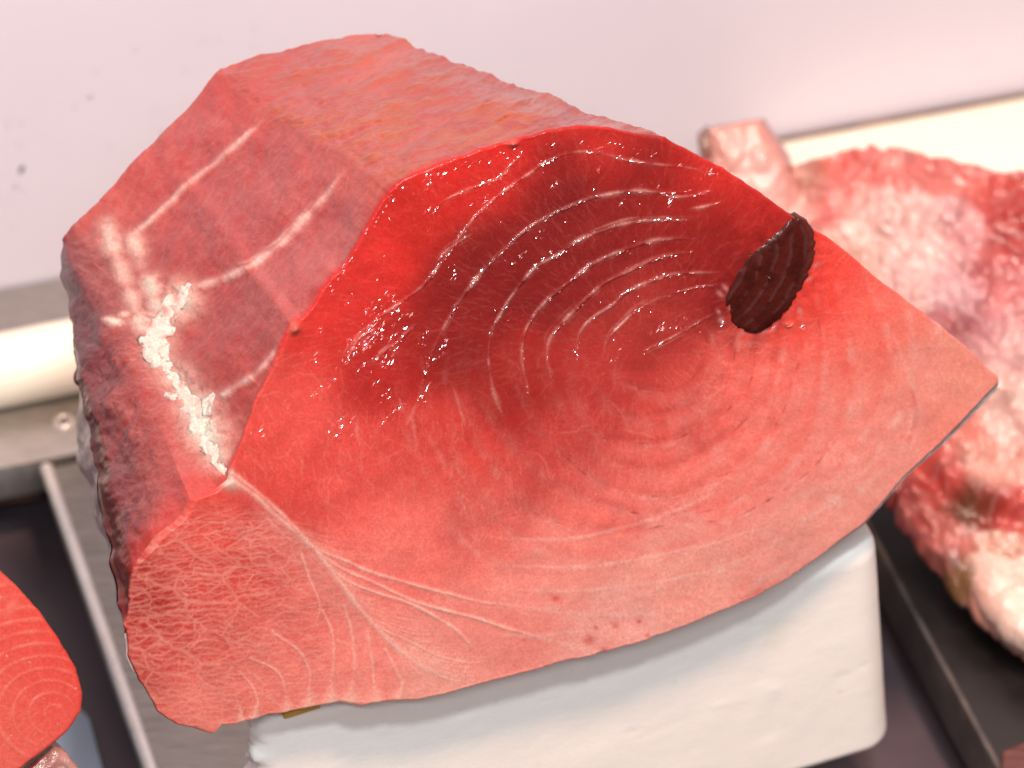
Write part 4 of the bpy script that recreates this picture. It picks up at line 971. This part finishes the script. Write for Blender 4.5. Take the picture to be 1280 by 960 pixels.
# mustard scrap under the front edge
sq = [TL + tdir * a + ndir * b for a, b in ((0.018, -0.004), (0.033, -0.004), (0.035, 0.0015), (0.0185, 0.0022))]
bm = prism([q[:2] for q in sq], ZT - 0.0034, ZT + 0.0004, 0.0006)
tag(bm_obj('yellow_scrap', bm, M_yellow), 'small mustard yellow scrap squeezed between tuna and foam block', 'scrap')

# ------------------------------------------------------------------ generic cut slab: flat painted face with a thick body behind
def slab(name, outline, cen, p0, n, back_off, colmap, hmap, wetmap, m, parent, nt=500, nr=110, nl=16, taper=0.85, bulge=0.0, power=2.0, jag=0.0, seed=0, rim=0.004):
    p = np.array(outline + outline[:1], float); s = np.concatenate([[0], np.cumsum(np.linalg.norm(np.diff(p, axis=0), axis=1))]); uu = np.linspace(0, s[-1], nt, endpoint=False)
    x = np.interp(uu, s, p[:, 0]); y = np.interp(uu, s, p[:, 1]); c = np.array(cen, float)
    an = np.arctan2(y - c[1], x - c[0]); wb = (fbm(uu / 12, uu * 0, seed, 4) - 0.5) * jag; x = x + np.cos(an) * wb; y = y + np.sin(an) * wb
    t = np.arange(1, nr + 1) / nr
    X = c[0] + t[:, None] * (x - c[0]); Y = c[1] + t[:, None] * (y - c[1])
    od = np.hypot(x - c[0], y - c[1]) * PXM
    ed = (1 - t)[:, None] * od[None]; rd = np.clip(rim - ed, 0, rim); drop = rim - np.sqrt(np.maximum(rim * rim - rd * rd, 0))
    h = sample(hmap, X, Y) * sstep(0, rim, ed) + bulge * (1 - t[:, None] ** power) - drop
    G = onplane(X, Y, p0, n) + n * h[..., None]
    st = G[-1]; fr_ = np.arange(1, nl + 1) / nl; cb = st.mean(0)
    bkp = cb + (st - cb) * taper + back_off
    Ls = st[None] + fr_[:, None, None] * (bkp - st)[None]
    c3 = onplane(c[:1], c[1:], p0, n)[0] + n * (sample(hmap, c[:1], c[1:])[0] + bulge)
    Vv = np.vstack([c3[None], G.reshape(-1, 3), Ls.reshape(-1, 3), bkp.mean(0)[None]])
    cf = sample(colmap, X, Y); ce = np.repeat(cf[-1][None], nl, 0) * 0.9
    cv = np.vstack([sample(colmap, c[:1], c[1:]), cf.reshape(-1, 3), ce.reshape(-1, 3), cf[-1].mean(0)[None]])
    wv_ = np.concatenate([[0.1], sample(wetmap, X, Y).ravel(), np.full(nl * nt + 1, 0.1)])
    rows = nr + nl; i = 1 + np.arange(rows - 1)[:, None] * nt + np.arange(nt)[None]; j = 1 + np.arange(rows - 1)[:, None] * nt + (np.arange(nt)[None] + 1) % nt
    Q = np.stack([i, i + nt, j + nt, j], -1).reshape(-1, 4); k = np.arange(nt); lb = 1 + (rows - 1) * nt
    T = np.vstack([np.stack([np.zeros(nt, int), 1 + k, 1 + (k + 1) % nt], 1), np.stack([lb + (k + 1) % nt, lb + k, np.full(nt, len(Vv) - 1)], 1)])
    f = Q[100]
    if np.cross(Vv[f[2]] - Vv[f[0]], Vv[f[3]] - Vv[f[1]]) @ n < 0: Q = Q[:, ::-1]; T = T[:, ::-1]
    return mesh_np(name, Vv, Q, m, parent, {'tint': np.clip(cv, 0.003, 0.95), 'wet': wv_}, None, T)

# ------------------------------------------------------------------ small red slice, lower left
SN = np.array([0.30, -0.72, 0.62]); SN /= np.linalg.norm(SN)
SP = CAM + ray(40., 880.) * (cd.dof.focus_distance - 0.03)
slc = rbf([(10,740,(232,82,66)),(40,800,(232,70,56)),(80,850,(228,62,50)),(70,890,(232,84,70)),(20,860,(232,88,74)),(0,930,(230,96,82)),(40,930,(232,92,78)),(-60,800,(228,76,62))], 30, 6, 4)
sa = np.zeros((GH, GW))
for k in range(11):
    r = 12 + 17 * k; pl = [(70 - 0.55 * r * 0.3 + r * 1.0 * math.cos(a), 892 + r * 0.9 * math.sin(a)) for a in np.linspace(math.radians(100), math.radians(335), 26)]
    stroke(sa, pl, 2.0 + 0.12 * k, 0.5, (0.1, 0.1), 0.3, k + 200)
for _ in range(900):
    x, y = random.uniform(-60, 105), random.uniform(715, 960); th = math.atan2(y - 888, x - 70) + random.gauss(0, 0.5); L = random.uniform(5, 16)
    stroke(sa, [(x, y), (x + L * math.cos(th), y + L * math.sin(th))], 1.0, random.uniform(0.08, 0.25), (0.3, 0.3), 0, 0, 7)
blob(sa, 14, 760, 14, 6, 0.5, -1.0)
slc = mixc(slc, sa * 0.8, (244, 150, 132)); sw = np.full((GH, GW), 0.04)
for _ in range(30): blob(sw, random.uniform(0, 95), random.uniform(740, 940), 2, 1.5, 0.9)
slice_ = thing('tuna_slice', 'small bright red tuna slice with pale rings at the lower left corner', 'tuna slice')
slab('cut_face', [(-90,700),(-40,695),(0,714),(20,731),(50,764),(75,800),(95,834),(104,865),(102,890),(86,914),(62,934),(36,954),(10,975),(-30,1000),(-90,1010)], (15, 865), SP, SN, np.array([-0.03, 0.05, -0.012]), slc, sa * 0.0003, sw, M_slice, slice_, 460, 150, 12, 0.9, 0, 2, 1.5, 4, 0.002)
skc = rbf([(70,945,(205,150,140)),(90,955,(190,140,132)),(50,965,(120,40,36)),(60,940,(120,30,28))], 10, 10, 6)
slab('skin_edge', [(68,932),(82,938),(100,960),(125,990),(190,1180),(210,1330),(-20,1330),(-20,1030),(12,978),(38,957)], (75, 1060), SP - SN * 0.004, SN, np.array([-0.02, 0.04, -0.012]), skc, (fbm(XX / 8, YY / 8, 9, 3) - .5) * 0.004, np.full((GH, GW), 0.35), M_rear, slice_, 200, 40, 8, 0.9, 0.002, 3, 4, 8, 0.003)
bt = onz(np.array([-120., 50., 112., 150., -60.]), np.array([820., 835., 900., 1040., 1060.]), -0.0585)
bm = prism([q[:2] for q in bt], -0.0598, -0.0565, 0.001)
tag(flatshade(bm_obj('blue_sheen_sheet', bm, M_blue)), 'thin pale blue sheet drawn for a bluish sheen on the dark board beneath the small red slice', 'sheen sheet')  # blue sheet added in place of a bluish reflection on the board

# ------------------------------------------------------------------ rear meat, right
RNm = np.array([-0.12, -0.42, 0.90]); RNm /= np.linalg.norm(RNm)
RP = onz(np.array([1230.]), np.array([780.]), 0.012)[0]
RC = [(1010,215,(196,132,112)),(1060,210,(232,118,108)),(1120,200,(238,128,118)),(1180,215,(222,120,108)),(1240,230,(212,92,82)),(1270,300,(178,44,40)),(1260,260,(196,70,60)),(1000,260,(240,186,176)),(1040,260,(232,136,128)),(1090,290,(240,200,190)),(1150,300,(240,200,194)),(1200,300,(228,166,166)),(1060,330,(240,196,182)),(1130,370,(238,196,190)),(1200,380,(222,174,180)),(1260,380,(220,136,136)),(1230,430,(206,140,146)),(1200,420,(182,100,106)),(1260,450,(232,184,180)),(1270,520,(240,200,190)),(1200,540,(234,146,132)),(1150,560,(230,104,90)),(1240,590,(238,176,162)),(1130,600,(158,38,36)),(1180,610,(206,82,78)),(1240,640,(182,54,46)),(1215,640,(120,80,52)),(1270,650,(224,104,96)),(1150,650,(202,100,96)),(1180,690,(208,122,112)),(1200,735,(156,112,74)),(1250,700,(238,186,168)),(1270,760,(240,196,178)),(1230,770,(234,166,148)),(1280,810,(234,156,138)),(1100,420,(240,190,180)),(1400,500,(236,180,170)),(1250,340,(206,110,110))]
rc_ = rbf(RC, 14, 34, 30); rc_ = np.clip(rc_, 0, 1) ** 1.08 * 1.05
rn = fbm(XX / 22, YY / 22, 91, 5); rc_ = rc_ * (0.72 + 0.56 * rn)[..., None]
vein = np.zeros((GH, GW))
for _ in range(120):
    x, y = random.uniform(980, 1290), random.uniform(190, 700); th = random.gauss(0.6, 0.7); p_ = [(x, y)]
    for s in range(5): th += random.gauss(0, 0.35); x += 14 * math.cos(th); y += 14 * math.sin(th); p_.append((x, y))
    stroke(vein, p_, random.uniform(1.5, 5), random.uniform(0.2, 0.7), (0.3, 0.3), 0, 0, 7)
veinp = np.roll(vein, 60, 1)
rc_ = mixc(rc_, vein * 0.55, (196, 60, 60)); rc_ = mixc(rc_, veinp * 0.5, (244, 214, 206))
rh = 0.030 * (fbm(XX / 70, YY / 70, 95, 5) - 0.5) + 0.006 * (fbm(XX / 22, YY / 22, 96, 4) - 0.5) + 0.0016 * veinp - 0.0016 * vein
stroke(rh, [(1130,600),(1180,620),(1230,650),(1290,660)], 16, 0.0); 
gr = np.zeros((GH, GW)); stroke(gr, [(1120,560),(1160,600),(1200,640),(1290,665)], 14, 1.0); stroke(gr, [(1180,400),(1230,440),(1290,470)], 10, 0.6); rh -= 0.010 * gr
rear = thing('fish_frame', 'pale pink and red raw fish carcass piece on the black tray behind the big chunk', 'fish piece')
slab('flesh', [(985,206),(1010,198),(1040,186),(1075,178),(1110,180),(1150,184),(1180,192),(1230,206),(1290,212),(1380,240),(1440,400),(1440,760),(1360,860),(1300,832),(1262,806),(1240,790),(1215,765),(1190,742),(1172,712),(1150,690),(1135,668),(1110,630),(1060,540),(1000,420),(940,320),(930,250)], (1190, 450), RP, RNm, np.array([0.01, 0.03, -0.03]), rc_, rh, np.full((GH, GW), 0.14), M_rear, rear, 700, 190, 14, 0.8, 0.008, 4, 14, 14, 0.006)
# pale flap standing up at the back left of it, and the bone at the lower right
flc = rbf([(900,200,(222,150,138)),(930,175,(240,170,158)),(950,210,(242,200,190)),(975,200,(232,150,140)),(960,160,(236,150,138)),(885,185,(190,130,112))], 16, 10, 33)
FP_ = onplane(np.array([950.]), np.array([240.]), RP, RNm)[0] + np.array([0, -0.004, 0.004])
FNm = np.array([0.05, -0.75, 0.66])
slab('flap', [(884,160),(905,156),(930,152),(950,150),(968,176),(985,202),(1000,240),(990,290),(950,300),(915,260),(890,210)], (945, 215), FP_, FNm, np.array([0.004, 0.014, -0.006]), flc, 0.006 * (fbm(XX / 40, YY / 40, 98, 3) - 0.5), np.full((GH, GW), 0.2), M_rear, rear, 260, 60, 8, 0.9, 0.003, 3, 3, 18, 0.003)
boc = rbf([(1250,700,(242,206,190)),(1270,760,(244,208,192)),(1230,740,(238,180,164)),(1290,700,(240,196,182))], 22, 8, 36)
slab('bone', [(1208,690),(1235,678),(1270,672),(1320,690),(1350,760),(1330,815),(1290,818),(1255,796),(1225,758),(1208,722)], (1275, 745), RP + RNm * 0.010, RNm, -RNm * 0.012, boc, 0.003 * (fbm(XX / 40, YY / 40, 99, 3) - 0.5), np.full((GH, GW), 0.12), M_rear, rear, 260, 60, 6, 0.95, 0.004, 2.5, 4, 19, 0.006)
dkc = rbf([(875,180,(150,110,90)),(890,200,(160,90,80))], 12, 6, 37)
slab('fin_stub', [(872,172),(886,160),(896,175),(905,200),(895,215),(878,205)], (888, 188), FP_ + FNm * 0.003 + np.array([0, 0.01, 0]), FNm, np.array([0, 0.01, -0.004]), dkc, 0.003 * (fbm(XX / 9, YY / 9, 92, 3) - 0.5), np.full((GH, GW), 0.2), M_rear, rear, 120, 26, 4, 0.9, 0.002, 3, 4, 20, 0.002)
# brown lacquered corner bottom right
bb = onz(np.array([1252., 1330., 1330., 1246.]), np.array([944., 912., 1020., 1000.]), 0.0)
bm = prism([q[:2] for q in bb], -0.012, 0.004, 0.002, 3)
tag(flatshade(bm_obj('brown_box', bm, M_brown)), 'dark red brown lacquered box corner on the black tray at lower right', 'box')
